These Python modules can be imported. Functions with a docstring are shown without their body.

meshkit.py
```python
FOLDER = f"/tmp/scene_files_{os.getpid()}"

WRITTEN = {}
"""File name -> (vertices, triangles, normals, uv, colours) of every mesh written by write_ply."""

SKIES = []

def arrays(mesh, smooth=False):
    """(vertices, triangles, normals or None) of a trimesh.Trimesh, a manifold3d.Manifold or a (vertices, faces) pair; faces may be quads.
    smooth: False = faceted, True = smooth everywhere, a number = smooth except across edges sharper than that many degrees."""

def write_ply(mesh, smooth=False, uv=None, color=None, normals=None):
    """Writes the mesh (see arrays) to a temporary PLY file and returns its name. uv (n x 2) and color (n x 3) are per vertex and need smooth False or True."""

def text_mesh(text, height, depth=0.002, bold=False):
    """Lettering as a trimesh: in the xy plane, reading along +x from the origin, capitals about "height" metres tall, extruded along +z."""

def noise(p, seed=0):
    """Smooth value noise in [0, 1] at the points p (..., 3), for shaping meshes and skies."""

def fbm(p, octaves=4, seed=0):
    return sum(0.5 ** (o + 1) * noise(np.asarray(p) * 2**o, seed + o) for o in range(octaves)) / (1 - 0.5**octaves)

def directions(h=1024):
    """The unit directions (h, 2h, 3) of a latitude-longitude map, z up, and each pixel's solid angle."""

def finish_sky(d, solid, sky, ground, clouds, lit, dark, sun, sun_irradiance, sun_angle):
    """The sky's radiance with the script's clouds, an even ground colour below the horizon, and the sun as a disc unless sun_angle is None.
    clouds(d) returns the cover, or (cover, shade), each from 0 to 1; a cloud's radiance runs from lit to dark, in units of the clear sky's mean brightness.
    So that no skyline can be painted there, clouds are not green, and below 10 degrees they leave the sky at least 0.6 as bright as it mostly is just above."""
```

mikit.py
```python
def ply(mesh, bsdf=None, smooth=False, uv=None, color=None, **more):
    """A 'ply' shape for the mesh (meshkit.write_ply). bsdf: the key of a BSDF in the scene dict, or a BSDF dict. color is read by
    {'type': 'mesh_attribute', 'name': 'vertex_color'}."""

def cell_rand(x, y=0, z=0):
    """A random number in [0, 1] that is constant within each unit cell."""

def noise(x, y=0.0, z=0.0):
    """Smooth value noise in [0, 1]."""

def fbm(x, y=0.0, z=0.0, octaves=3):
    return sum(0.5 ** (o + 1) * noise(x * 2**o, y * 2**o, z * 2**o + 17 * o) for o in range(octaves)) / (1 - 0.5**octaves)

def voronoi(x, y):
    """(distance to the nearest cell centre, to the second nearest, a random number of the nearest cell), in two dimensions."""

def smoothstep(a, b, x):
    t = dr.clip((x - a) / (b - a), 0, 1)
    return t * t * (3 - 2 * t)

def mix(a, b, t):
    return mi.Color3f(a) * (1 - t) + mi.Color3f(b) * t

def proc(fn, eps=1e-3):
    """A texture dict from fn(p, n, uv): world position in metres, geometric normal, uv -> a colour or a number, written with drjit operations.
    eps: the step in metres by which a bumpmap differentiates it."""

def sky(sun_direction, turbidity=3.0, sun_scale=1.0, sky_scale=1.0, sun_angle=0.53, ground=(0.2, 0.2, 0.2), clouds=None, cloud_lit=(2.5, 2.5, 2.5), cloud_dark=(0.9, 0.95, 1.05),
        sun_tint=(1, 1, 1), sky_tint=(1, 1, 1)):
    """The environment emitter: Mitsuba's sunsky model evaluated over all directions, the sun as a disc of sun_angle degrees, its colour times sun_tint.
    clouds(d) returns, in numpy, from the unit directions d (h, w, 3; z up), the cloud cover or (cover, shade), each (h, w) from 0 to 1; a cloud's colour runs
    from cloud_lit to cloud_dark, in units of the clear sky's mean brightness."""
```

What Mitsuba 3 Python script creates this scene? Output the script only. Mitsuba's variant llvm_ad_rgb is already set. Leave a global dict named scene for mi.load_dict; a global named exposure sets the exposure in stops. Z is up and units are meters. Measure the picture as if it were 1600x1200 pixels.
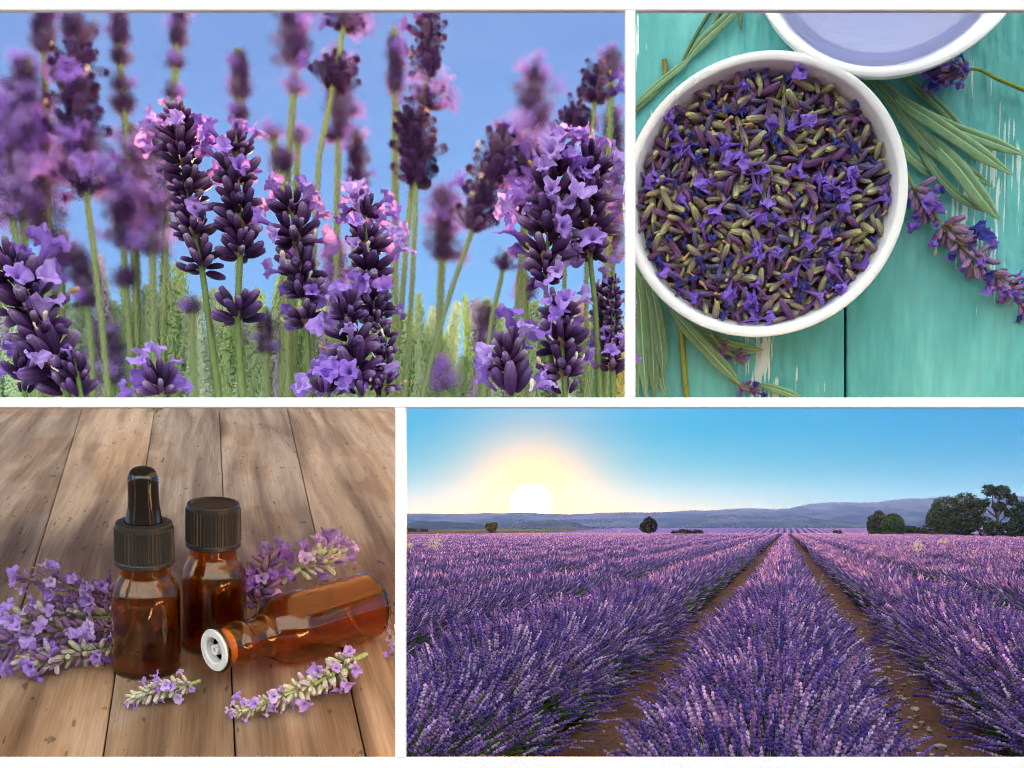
import math, random
import numpy as np
import trimesh
import mitsuba as mi
import drjit as dr
import mikit, meshkit

T = mi.ScalarTransform4f
rng = np.random.default_rng(7)
scene, labels = {}, {}

# ------------------------------------------------------------------ camera, sky, exposure
W0, H0, F = 1600.0, 1200.0, 1600.0
CX, CY, EYE = 800.0, 828.0, 1.40           # horizon line of the lavender field in photograph pixels; eye height
scene['haze_air'] = {'type': 'homogeneous', 'albedo': {'type': 'rgb', 'value': [0.80, 0.88, 0.98]}, 'sigma_t': {'type': 'rgb', 'value': [0.24e-4, 0.38e-4, 1.2e-4]}, 'phase': {'type': 'hg', 'g': 0.0}}
scene['camera'] = {
    'type': 'perspective', 'fov_axis': 'x', 'fov': math.degrees(2 * math.atan(800.0 / F)),
    'principal_point_offset_y': -(CY - 600.0) / H0,
    'medium': {'type': 'ref', 'id': 'haze_air'}, 'near_clip': 0.02, 'far_clip': 40000.0,
    'to_world': T().look_at(origin=[0, 0, EYE], target=[0, 1, EYE], up=[0, 0, 1]),
}
SUN = np.array([(830 - CX) / F, 1.0, (CY - 785) / F])
SUN = SUN / np.linalg.norm(SUN)
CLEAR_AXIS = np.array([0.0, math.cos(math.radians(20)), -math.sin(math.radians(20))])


def clouds(d):
    """Evening sky: a clear west with warm haze low around the setting sun; an unseen bright cloud bank added behind as fill."""
    el = np.degrees(np.arcsin(np.clip(d[..., 2], -1, 1)))
    n = meshkit.fbm(d * 3.1 + 5.0, 5, 3)
    n2 = meshkit.fbm(d * np.array([14.0, 14.0, 42.0]), 4, 8)
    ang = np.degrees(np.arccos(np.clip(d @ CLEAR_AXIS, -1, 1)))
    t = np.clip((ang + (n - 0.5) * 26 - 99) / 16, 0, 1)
    fill_deck = t * t * (3 - 2 * t) * (0.86 + 0.14 * n)  # unseen bright clouds added behind the viewer to light the frame and near views
    az = np.degrees(np.arctan2(d[..., 0], d[..., 1])) - math.degrees(math.atan2(SUN[0], SUN[1]))
    az = (az + 180) % 360 - 180
    sun_a = np.degrees(np.arccos(np.clip(d @ SUN, -1, 1)))
    veil = 0.095 * np.clip((el - 6) / 4, 0, 1) + 0.03 * (n2 - 0.5)                 # thin high veil
    low = 0.085 * np.exp(-(np.maximum(el, 0) / 2.5) ** 1.5)                                   # pale horizon haze
    warm = 0.92 * np.exp(-np.maximum(el - 0.6, 0) / 1.25) * np.exp(-(az / 14.5) ** 2) + 1.9 * np.exp(-(sun_a / 2.3) ** 1.25)
    c, s = np.maximum(low, veil), np.zeros_like(el)
    # small evening cumulus just above the far ridge
    puff = np.clip((meshkit.fbm(d * np.array([60.0, 60.0, 210.0]), 4, 21) - 0.56) / 0.1, 0, 1) * np.exp(-((el - 1.25) / 0.32) ** 2) * np.exp(-((az - 8.5) / 5.0) ** 2)
    warm = np.clip(warm, 0, 1)
    cover = 1 - (1 - np.clip(c, 0, 1)) * (1 - warm)
    shade = warm / np.maximum(warm + c * (1 - warm), 1e-6)
    cover, shade = np.maximum(cover, puff * 0.8), np.where(puff > 0.3, np.maximum(shade, 0.25), shade)
    cover2 = np.maximum(cover, fill_deck)
    shade = np.where(fill_deck > cover, 0.0, shade)
    return cover2, shade


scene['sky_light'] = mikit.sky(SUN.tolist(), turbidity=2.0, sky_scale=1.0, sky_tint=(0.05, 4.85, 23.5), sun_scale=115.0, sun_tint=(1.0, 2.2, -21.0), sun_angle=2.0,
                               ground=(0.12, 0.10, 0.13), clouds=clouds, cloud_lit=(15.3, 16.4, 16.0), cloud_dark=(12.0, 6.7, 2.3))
exposure = 0.0

# ------------------------------------------------------------------ helpers
def P(X, Y, d):
    """The point at depth d that the photograph shows at pixel (X, Y)."""
    return np.array([(X - CX) / F * d, d, EYE - (Y - CY) / F * d])


def proj(p):
    return np.array([CX + F * p[0] / p[1], CY - F * (p[2] - EYE) / p[1]])


def unit(v):
    v = np.asarray(v, float)
    return v / max(np.linalg.norm(v), 1e-12)


used = {}


def uniq(name):
    n = used.get(name, -1) + 1
    used[name] = n
    return name if n == 0 else f'{name}_{n:03d}'


def lab(key, label=None, category=None, group=None, kind=None):
    d = {k: v for k, v in (('label', label), ('category', category), ('group', group), ('kind', kind)) if v}
    labels[key] = d
    return key


def rgb(*c):
    return {'type': 'rgb', 'value': list(c)}


VC = {'type': 'mesh_attribute', 'name': 'vertex_color'}


def mesh_of(v, f):
    return trimesh.Trimesh(np.asarray(v, float), np.asarray(f, int), process=False)


def join(items):
    """Concatenates (v, f, colour) triples; a colour may be one triple or per vertex."""
    V, Fs, C, at = [], [], [], 0
    for v, f, c in items:
        v = np.asarray(v, float)
        V.append(v)
        Fs.append(np.asarray(f, int) + at)
        C.append(np.broadcast_to(np.asarray(c, float), (len(v), 3)))
        at += len(v)
    return np.vstack(V), np.vstack(Fs), np.vstack(C)


def frame_of(axis, up=(0.13, 0.2, 0.97)):
    z = unit(axis)
    x = np.cross(up, z)
    if np.linalg.norm(x) < 1e-3:
        x = np.cross([1, 0, 0], z)
    x = unit(x)
    return np.stack([x, np.cross(z, x), z], 1)


def matrix(R, t, s=1.0):
    m = np.eye(4)
    m[:3, :3] = np.asarray(R) * s
    m[:3, 3] = t
    return m


def inst(group, m):
    return {'type': 'instance', 'to_world': T(m.tolist()), 'shapegroup': {'type': 'ref', 'id': group}}


def tube(pts, radii, sides=6, cap=True):
    p = np.asarray(pts, float)
    t = np.gradient(p, axis=0)
    t /= np.linalg.norm(t, axis=1, keepdims=True) + 1e-12
    a = np.cross(t, np.where(np.abs(t[:, 1:2]) < 0.9, [[0, 1.0, 0]], [[1.0, 0, 0]]))
    a /= np.linalg.norm(a, axis=1, keepdims=True) + 1e-12
    b = np.cross(t, a)
    r = np.broadcast_to(radii, (len(p),))[:, None, None]
    ang = np.arange(sides) * 2 * np.pi / sides
    v = (p[:, None] + r * (np.cos(ang)[None, :, None] * a[:, None] + np.sin(ang)[None, :, None] * b[:, None])).reshape(-1, 3)
    i, j = np.meshgrid(np.arange(len(p) - 1), np.arange(sides), indexing='ij')
    q = np.stack([i * sides + j, i * sides + (j + 1) % sides, (i + 1) * sides + (j + 1) % sides, (i + 1) * sides + j], -1).reshape(-1, 4)
    f = np.vstack([q[:, [0, 1, 2]], q[:, [0, 2, 3]]])
    if cap:
        n = len(v)
        v = np.vstack([v, p[:1], p[-1:]])
        k = np.arange(sides)
        e = (len(p) - 1) * sides
        f = np.vstack([f, np.stack([np.full(sides, n), (k + 1) % sides, k], 1), np.stack([np.full(sides, n + 1), e + k, e + (k + 1) % sides], 1)])
    return v, f


def lathe(profile, sides=48, R=np.eye(3), o=(0, 0, 0), rib=None, close=True):
    """profile rows (radius, height); rib(angle) scales the radius of rows flagged with a third number."""
    prof = np.asarray([(p[0], p[1], p[2] if len(p) > 2 else 0) for p in profile], float)
    ang = np.arange(sides) * 2 * np.pi / sides
    m = np.ones((len(prof), sides))
    if rib is not None:
        m = 1 + prof[:, 2:3] * rib(ang)[None]
    x = prof[:, :1] * m * np.cos(ang)
    y = prof[:, :1] * m * np.sin(ang)
    z = np.repeat(prof[:, 1:2], sides, 1)
    v = np.stack([x, y, z], -1).reshape(-1, 3)
    i, j = np.meshgrid(np.arange(len(prof) - 1), np.arange(sides), indexing='ij')
    q = np.stack([i * sides + j, i * sides + (j + 1) % sides, (i + 1) * sides + (j + 1) % sides, (i + 1) * sides + j], -1).reshape(-1, 4)
    f = np.vstack([q[:, [0, 1, 2]], q[:, [0, 2, 3]]])
    mm = trimesh.Trimesh(v, f, process=False)
    mm.merge_vertices(digits_vertex=9)
    mm.update_faces(mm.nondegenerate_faces())
    v, f = np.array(mm.vertices), np.array(mm.faces)
    return v @ np.asarray(R).T + np.asarray(o), f


def vnoise(p, s, seed=0):
    return meshkit.fbm(np.asarray(p) * s + 31.7, 3, seed)


def add(key, vf, bsdf, smooth=False, color=None):
    scene[key] = mikit.ply(mesh_of(vf[0], vf[1]), bsdf, smooth=smooth, **({'color': color} if color is not None else {}))
    return key


# ------------------------------------------------------------------ materials
def two(d):
    return {'type': 'twosided', 'bsdf': d}


def pmix(a, b, t):
    return mikit.mix(mi.Color3f(*a), mi.Color3f(*b), t)


scene['white_paint'] = {'type': 'principled', 'base_color': mikit.proc(lambda p, n, uv: pmix((0.90, 0.90, 0.90), (0.86, 0.86, 0.86), mikit.fbm(p.x * 90, p.y * 90, p.z * 90))), 'roughness': 0.6, 'specular': 0.2}
scene['vertex_matt'] = two({'type': 'diffuse', 'reflectance': VC})
scene['vertex_bud'] = two({'type': 'principled', 'base_color': VC, 'roughness': 0.75, 'specular': 0.18, 'sheen': 0.8})
scene['vertex_petal'] = {'type': 'principledthin', 'base_color': VC, 'roughness': 0.6, 'diff_trans': 0.42, 'eta': 1.3, 'spec_trans': 0.0}
scene['vertex_leaf'] = two({'type': 'principled', 'base_color': VC, 'roughness': 0.6, 'specular': 0.3})
scene['flower_tissue'] = {'type': 'principledthin', 'base_color': VC, 'roughness': 0.7, 'diff_trans': 1.0, 'eta': 1.2, 'spec_trans': 0.0}
scene['soft_bloom'] = {'type': 'principledthin', 'base_color': VC, 'roughness': 0.9, 'diff_trans': 0.35, 'eta': 1.05, 'spec_trans': 0.0}
scene['porcelain'] = {'type': 'principled', 'base_color': rgb(0.86, 0.87, 0.88), 'roughness': 0.16, 'specular': 0.5}
scene['amber_glass'] = {'type': 'dielectric', 'int_ior': 1.65, 'specular_transmittance': rgb(0.90, 0.61, 0.13)}
scene['dark_oil'] = {'type': 'dielectric', 'int_ior': 1.46, 'specular_transmittance': rgb(0.46, 0.24, 0.032)}
scene['clear_glass'] = {'type': 'dielectric', 'int_ior': 1.5, 'specular_transmittance': rgb(0.97, 0.93, 0.85)}
scene['black_plastic'] = {'type': 'principled', 'base_color': rgb(0.035, 0.031, 0.030), 'roughness': 0.34, 'specular': 0.5}
scene['black_rubber'] = {'type': 'principled', 'base_color': rgb(0.010, 0.010, 0.010), 'roughness': 0.11, 'specular': 0.95}
scene['white_plastic'] = {'type': 'principled', 'base_color': rgb(0.80, 0.79, 0.80), 'roughness': 0.3, 'specular': 0.5}


def soil_color(p, n, uv):
    a = mikit.fbm(p.x * 3.1, p.y * 3.1, 0.0, 4)
    b = mikit.fbm(p.x * 41, p.y * 41, 3.0, 3)
    c = pmix((0.105, 0.043, 0.032), (0.20, 0.105, 0.078), a)
    return c * (0.55 + 0.9 * b)


scene['soil'] = {'type': 'bumpmap', 'scale': 0.05, 'tex': mikit.proc(lambda p, n, uv: mikit.fbm(p.x * 22, p.y * 22, p.z * 22, 4), 4e-3), 'bsdf': {'type': 'diffuse', 'reflectance': mikit.proc(soil_color)}}

# ------------------------------------------------------------------ panel frame standing between the eye and the four views
D0 = 0.42


def bar(X0, X1, Y0, Y1, d=D0, t=0.0022, c=0.00035):
    a, b = P(X0, Y1, d), P(X1, Y0, d)
    x0, x1, z0, z1 = a[0], b[0], a[2], b[2]
    v = []
    for k, (yy, e) in enumerate(((d + c, 0), (d, c), (d + t, 0))):
        v += [(x0 + e, yy, z0 + e), (x1 - e, yy, z0 + e), (x1 - e, yy, z1 - e), (x0 + e, yy, z1 - e)]
    q = [(4, 5, 6, 7), (0, 1, 5, 4), (1, 2, 6, 5), (2, 3, 7, 6), (3, 0, 4, 7), (8, 9, 1, 0), (9, 10, 2, 1), (10, 11, 3, 2), (11, 8, 0, 3), (11, 10, 9, 8)]
    return np.array(v), np.array([t for a_ in q for t in ((a_[0], a_[1], a_[2]), (a_[0], a_[2], a_[3]))])


lab('white_frame', 'white frame of flat bars with four rectangular openings between the four views', 'frame')
for nm, r in (('top_bar', (-170, 1770, -70, 16)), ('middle_bar', (-170, 1770, 621, 637)), ('bottom_bar', (-170, 1770, 1184.5, 1290)),
              ('upright_bar', (977, 993, 16, 621)), ('upright_bar', (617, 634, 637, 1184.5))):
    add(uniq('white_frame__' + nm), bar(*r), 'white_paint')
for X0, X1 in ((-200, -170), (1770, 1800)):
    add(uniq('white_frame__leg'), bar(X0, X1, -70, CY + EYE / D0 * F, D0, 0.02, 0.001), 'white_paint')
# thin ledge behind the middle bar, carrying the flowers of the upper left view
a_, b_, c_, d_ = P(-165, 629, D0 + 0.0022), P(984, 629, D0 + 0.0022), P(984, 629, 0.70), P(-165, 629, 0.70)
lw = np.array([0, 0, -0.0008])
v_ = np.array([a_, b_, c_, d_, a_ + lw, b_ + lw, c_ + lw, d_ + lw])
add('white_frame__ledge', (v_, np.array([(0, 1, 2), (0, 2, 3), (4, 6, 5), (4, 7, 6), (0, 4, 5), (0, 5, 1), (2, 6, 7), (2, 7, 3), (1, 5, 6), (1, 6, 2), (0, 3, 7), (0, 7, 4)])), 'white_paint')

# ------------------------------------------------------------------ lavender field: ground, hills
HEYE = EYE
scene['haze'] = {'type': 'cube', 'to_world': T().translate([0, 1350, 60]).scale([5100, 2000, 63]), 'bsdf': {'type': 'null'}, 'interior': {'type': 'ref', 'id': 'haze_air'}}
lab('haze', 'thin evening haze over the plain and hills', kind='stuff')
DIRX = (1228 - CX) / F                       # the rows run towards pixel 1228 on the horizon


def row_x(k, t):
    return (-0.06 + 1.32 * k) * HEYE + DIRX * t


g = [np.linspace(-60, 160, 60), np.concatenate([np.linspace(-6, 20, 90), np.geomspace(20.5, 240, 60)])]
gx, gy = np.meshgrid(*g, indexing='ij')
gz = 0.05 * (vnoise(np.stack([gx, gy, gx * 0], -1), 0.9, 2) - 0.5) - 0.02
iv = np.arange(gx.size).reshape(gx.shape)
qq = np.stack([iv[:-1, :-1], iv[1:, :-1], iv[1:, 1:], iv[:-1, 1:]], -1).reshape(-1, 4)
add('ground', (np.stack([gx, gy, gz], -1).reshape(-1, 3), np.vstack([qq[:, [0, 1, 2]], qq[:, [0, 2, 3]]])), 'soil', True)
lab('ground', 'reddish brown stony soil between the lavender rows', kind='structure')
far_g = trimesh.creation.box(bounds=[[-5000, -600, -1.5], [5000, 3300, -0.5]])
scene['plain_soil'] = {'type': 'diffuse', 'reflectance': mikit.proc(lambda p, n, uv: pmix((0.10, 0.075, 0.05), (0.12, 0.11, 0.05), mikit.fbm(p.x * 0.02, p.y * 0.02)))}
add('terrain', (far_g.vertices, far_g.faces), 'plain_soil')
lab('terrain', 'flat plain stretching to the foot of the hills', kind='structure')


def ridge(key, pts, depth, base_y, thick, seed, bsdf, label, rough=1.0, n=260):
    pts = np.array(pts, float)
    X = np.linspace(pts[0, 0], pts[-1, 0], n)
    Y = np.interp(X, pts[:, 0], pts[:, 1])
    k = np.ones(7) / 7
    Y = np.convolve(np.pad(Y, 3, 'edge'), k, 'valid')
    rows = []
    for j, (s, e) in enumerate(((0, 0.0), (0.12, 0.16), (0.28, 0.36), (0.45, 0.56), (0.63, 0.76), (0.82, 0.92), (1.0, 1.0), (1.2, 0.9), (1.6, 0.0))):
        d = depth - thick * (1 - s)
        col = []
        for i in range(n):
            top = P(X[i], Y[i] + rough * (meshkit.noise(np.array([X[i] * 0.09, 0, seed])) - 0.5) * 1.1, depth)
            x = (X[i] - CX) / F * d
            zz = -2 + (top[2] + 2) * e
            wob = (meshkit.fbm(np.array([x * 0.012 * 1000 / depth, d * 0.02 * 1000 / depth, seed]), 4) - 0.5) * thick * 0.5 * (1 - abs(2 * s - 1) if s <= 1 else 0)
            col.append((x, d + wob, zz + wob * 0.10 * (top[2] > 3)))
        rows.append(col)
    v = np.array(rows).reshape(-1, 3)
    i, j = np.meshgrid(np.arange(len(rows) - 1), np.arange(n - 1), indexing='ij')
    q = np.stack([i * n + j, i * n + j + 1, (i + 1) * n + j + 1, (i + 1) * n + j], -1).reshape(-1, 4)
    add(key, (v, np.vstack([q[:, [0, 1, 2]], q[:, [0, 2, 3]]])), bsdf, True)
    lab(key, label, kind='structure')


def hill_color(p, n, uv):
    a = mikit.fbm(p.x * 0.011, p.y * 0.011, p.z * 0.03, 4)
    return pmix((0.022, 0.034, 0.036), (0.07, 0.068, 0.06), mikit.smoothstep(0.42, 0.66, a))


scene['hill_cover'] = two({'type': 'diffuse', 'reflectance': mikit.proc(hill_color)})
ridge('far_hills', [(380, 806), (560, 802), (634, 803), (667, 802), (688, 804), (752, 802), (820, 801), (887, 804), (961, 800), (1016, 801), (1083, 797), (1117, 798), (1150, 794), (1190, 795), (1226, 796), (1240, 793),
                    (1257, 788), (1300, 784), (1337, 786), (1373, 785), (1398, 780), (1447, 779), (1471, 776), (1530, 779), (1597, 775), (1700, 770), (1900, 776)], 3200, 828, 500, 3, 'hill_cover', 'long pale blue mountain ridge on the horizon')
ridge('near_hills', [(380, 818), (560, 823), (610, 824), (634, 821), (654, 814), (691, 814), (731, 817), (762, 820), (800, 819), (850, 814), (869, 813), (884, 814), (912, 821), (936, 824), (967, 823), (1000, 826), (1060, 829)], 1500, 828, 200, 9, 'hill_cover', 'low hazy hills below the setting sun')
ridge('valley_hills', [(1000, 828), (1060, 820), (1110, 806), (1171, 807), (1210, 808), (1242, 805), (1281, 811), (1343, 818), (1420, 822), (1500, 820), (1600, 822), (1750, 818)], 2300, 828, 300, 15, 'hill_cover', 'lower blue foothills in front of the long ridge')
ridge('grassy_rise', [(380, 829), (560, 827.5), (640, 829.3), (700, 828), (770, 825.8), (840, 826.3), (900, 829), (960, 832)], 330, 832, 40, 21, 'grass_cover', 'low grassy rise behind the left rows', 0.3)
scene['grass_cover'] = two({'type': 'diffuse', 'reflectance': mikit.proc(lambda p, n, uv: pmix((0.10, 0.12, 0.03), (0.20, 0.17, 0.06), mikit.fbm(p.x * 0.3, p.y * 0.3, 0.0)))})

# ------------------------------------------------------------------ lavender rows
HW, HR = 0.72, 0.66


def palette(r, n):
    """Flower colours of single stalks: violet, blue violet, mauve."""
    a = np.array([[0.23, 0.14, 0.39], [0.11, 0.07, 0.32], [0.34, 0.19, 0.41], [0.52, 0.38, 0.62]])
    return a[r.choice(4, n, p=[0.34, 0.26, 0.22, 0.18])] * r.uniform(0.7, 1.2, (n, 1))


def dome_tips(r, n, length, spread):
    ph = np.radians(np.clip(r.normal(0, spread, n), -86, 86))
    along = r.uniform(-length / 2, length / 2, n)
    lump = 0.90 + 0.22 * meshkit.noise(np.stack([along * 1.9, np.sin(ph) * 2.2, np.full(n, r.random() * 50)], -1))
    rad = lump * r.uniform(0.84, 1.06, n) * np.where(r.random(n) < 0.05, 1.13, 1.0)
    sx, cz = np.sin(ph), np.cos(ph)
    tip = np.stack([HW * np.sign(sx) * np.abs(sx) ** 0.9 * rad, along, 0.10 + (HR - 0.10) * np.abs(cz) ** 0.75 * rad], -1)
    root = np.stack([tip[:, 0] * 0.36, along + r.normal(0, 0.05, n), 0.08 + tip[:, 2] * 0.22], -1)
    tip += r.normal(0, 0.03, (n, 3))
    return root, tip


def bush(seed, n, length, detail):
    r = np.random.default_rng(seed)
    root, tip = dome_tips(r, n, length, 38 if detail == 2 else 31 if detail else 26)
    col = palette(r, n)
    ax = tip - root
    ax = ax / np.linalg.norm(ax, axis=1, keepdims=True) + r.normal(0, 0.13, (n, 3))
    ax /= np.linalg.norm(ax, axis=1, keepdims=True)
    flowers, stems = [], []
    side = np.cross(ax, r.normal(0, 1, (n, 3)))
    side /= np.linalg.norm(side, axis=1, keepdims=True)
    oth = np.cross(ax, side)
    if detail == 2:                          # near: stacked whorls on each stalk
        nw, sd = 7, 5
        ang = np.arange(sd) * 2 * np.pi / sd
        Ls = r.uniform(0.08, 0.16, n)
        for k in range(nw):
            L = Ls
            keep = r.random(n) > (0.05 if k < 4 else 0.35)
            t0 = L * (k / nw) * 1.05
            rad = 0.0108 * r.uniform(0.7, 1.15, n) * (0.66 + 0.34 * np.sin(min(1.0, (k + 1.0) / 3.5) * 1.57))
            c = tip - ax * t0[:, None]
            hh = 0.016
            ring = c[:, None] + rad[:, None, None] * r.uniform(0.7, 1.3, (n, sd, 1)) * (np.cos(ang)[None, :, None] * side[:, None] + np.sin(ang)[None, :, None] * oth[:, None]) + ax[:, None] * r.uniform(-0.003, 0.008, (n, sd, 1))
            v = np.concatenate([ring, (c + ax * hh)[:, None], (c - ax * hh)[:, None]], 1)[keep]
            m = len(v)
            tri = np.array([(j, (j + 1) % sd, sd) for j in range(sd)] + [((j + 1) % sd, j, sd + 1) for j in range(sd)])
            f = (np.arange(m)[:, None, None] * (sd + 2) + tri[None]).reshape(-1, 3)
            cc = np.repeat(col[keep][:, None], sd + 2, 1) * r.uniform(0.75, 1.35, (m, sd + 2, 1))
            cc[:, sd + 1] *= 0.5
            flowers.append((v.reshape(-1, 3), f, np.clip(cc.reshape(-1, 3), 0, 0.8)))
        w = 0.0028
    else:
        L = r.uniform(0.10, 0.16, n) * (1 if detail else 1.5)
        w2 = 0.016 if detail else 0.045
        a, b, m = tip - ax * L[:, None], tip, tip - ax * (L * 0.45)[:, None]
        sd = 3
        ang = np.arange(sd) * 2 * np.pi / sd
        ring = m[:, None] + w2 * r.uniform(0.6, 1.2, (n, sd, 1)) * (np.cos(ang)[None, :, None] * side[:, None] + np.sin(ang)[None, :, None] * oth[:, None])
        v = np.concatenate([ring, b[:, None], a[:, None]], 1)
        tri = np.array([(j, (j + 1) % sd, sd) for j in range(sd)] + ([((j + 1) % sd, j, sd + 1) for j in range(sd)] if detail else []))
        f = (np.arange(n)[:, None, None] * (sd + 2) + tri[None]).reshape(-1, 3)
        cc = np.repeat(col[:, None], sd + 2, 1) * r.uniform(0.75, 1.3, (n, sd + 2, 1))
        flowers.append((v.reshape(-1, 3), f, np.clip(cc.reshape(-1, 3), 0, 0.8)))
        w = 0.0045
    if detail:
        mid = root + (tip - root) * 0.55 + np.array([0, 0, 0.03])
        a, b = root, tip - ax * 0.02
        v = np.stack([a - side * w, a + side * w, mid - side * w, mid + side * w, b], 1).reshape(-1, 3)
        tri = np.array([(0, 1, 3), (0, 3, 2), (2, 3, 4)])
        f = (np.arange(n)[:, None, None] * 5 + tri[None]).reshape(-1, 3)
        g = np.array([0.105, 0.15, 0.055]) * r.uniform(0.6, 1.5, (n, 1)) + np.array([0.03, 0.01, 0.0]) * r.random((n, 1))
        stems.append((v, f, np.repeat(g, 5, 0)))
    # leafy heart of the bush
    na, nl = 17, max(4, int(length / (0.09 if detail == 2 else 0.25 if detail else 0.8)))
    th = np.linspace(-1.5, 1.5, na)
    yy = np.linspace(-length / 2 - 0.03, length / 2 + 0.03, nl)
    A, Y = np.meshgrid(th, yy, indexing='ij')
    sc = (0.66 if detail == 2 else 0.74) + 0.16 * (meshkit.fbm(np.stack([np.sin(A) * 3, Y * 5, A * 0 + seed], -1), 3, 4) - 0.5)
    v = np.stack([HW * np.sin(A) * sc, Y, 0.02 + HR * np.cos(A) ** 0.75 * sc], -1).reshape(-1, 3)
    iv = np.arange(na * nl).reshape(na, nl)
    q = np.stack([iv[:-1, :-1], iv[1:, :-1], iv[1:, 1:], iv[:-1, 1:]], -1).reshape(-1, 4)
    hc = (np.array([0.035, 0.05, 0.024]) if detail else np.array([0.045, 0.034, 0.045])) * r.uniform(0.6, 1.4, (len(v), 1))
    stems.append((v, np.vstack([q[:, [0, 1, 2]], q[:, [0, 2, 3]]]), hc))
    return join(flowers), join(stems)


LODS = [('near_bush', 3, 640, 0.8, 2), ('middle_bush', 3, 620, 1.6, 1), ('distant_bush', 3, 620, 6.0, 0)]
for gname, nv, n, L, det in LODS:
    for s in range(nv):
        fl, st = bush(100 * det + s + 5, n, L, det)
        scene[f'{gname}_{s}'] = {'type': 'shapegroup',
                                 'flower_heads': mikit.ply(mesh_of(fl[0], fl[1]), 'flower_tissue', smooth=False, color=fl[2]),
                                 'stems': mikit.ply(mesh_of(st[0], st[1]), 'vertex_matt', smooth=False, color=st[2])}
ROWDIR = math.degrees(math.atan2(DIRX, 1.0))
row_names = {0: 'broad lavender row running straight ahead between the two soil tracks', 1: 'broad lavender row right of the stony soil track, shaded blue on its near side', -1: 'large lavender row left of the reddish soil track, in the left foreground'}
for side, word in ((-1, 'left'), (1, 'right')):
    for k, o in enumerate(('second', 'third', 'fourth', 'fifth', 'sixth', 'seventh', 'eighth', 'ninth', 'tenth', 'eleventh', 'twelfth'), 2):
        row_names[side * k] = f'{o} lavender row counted to the {word} from the straight central row'
rr = np.random.default_rng(11)
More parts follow.
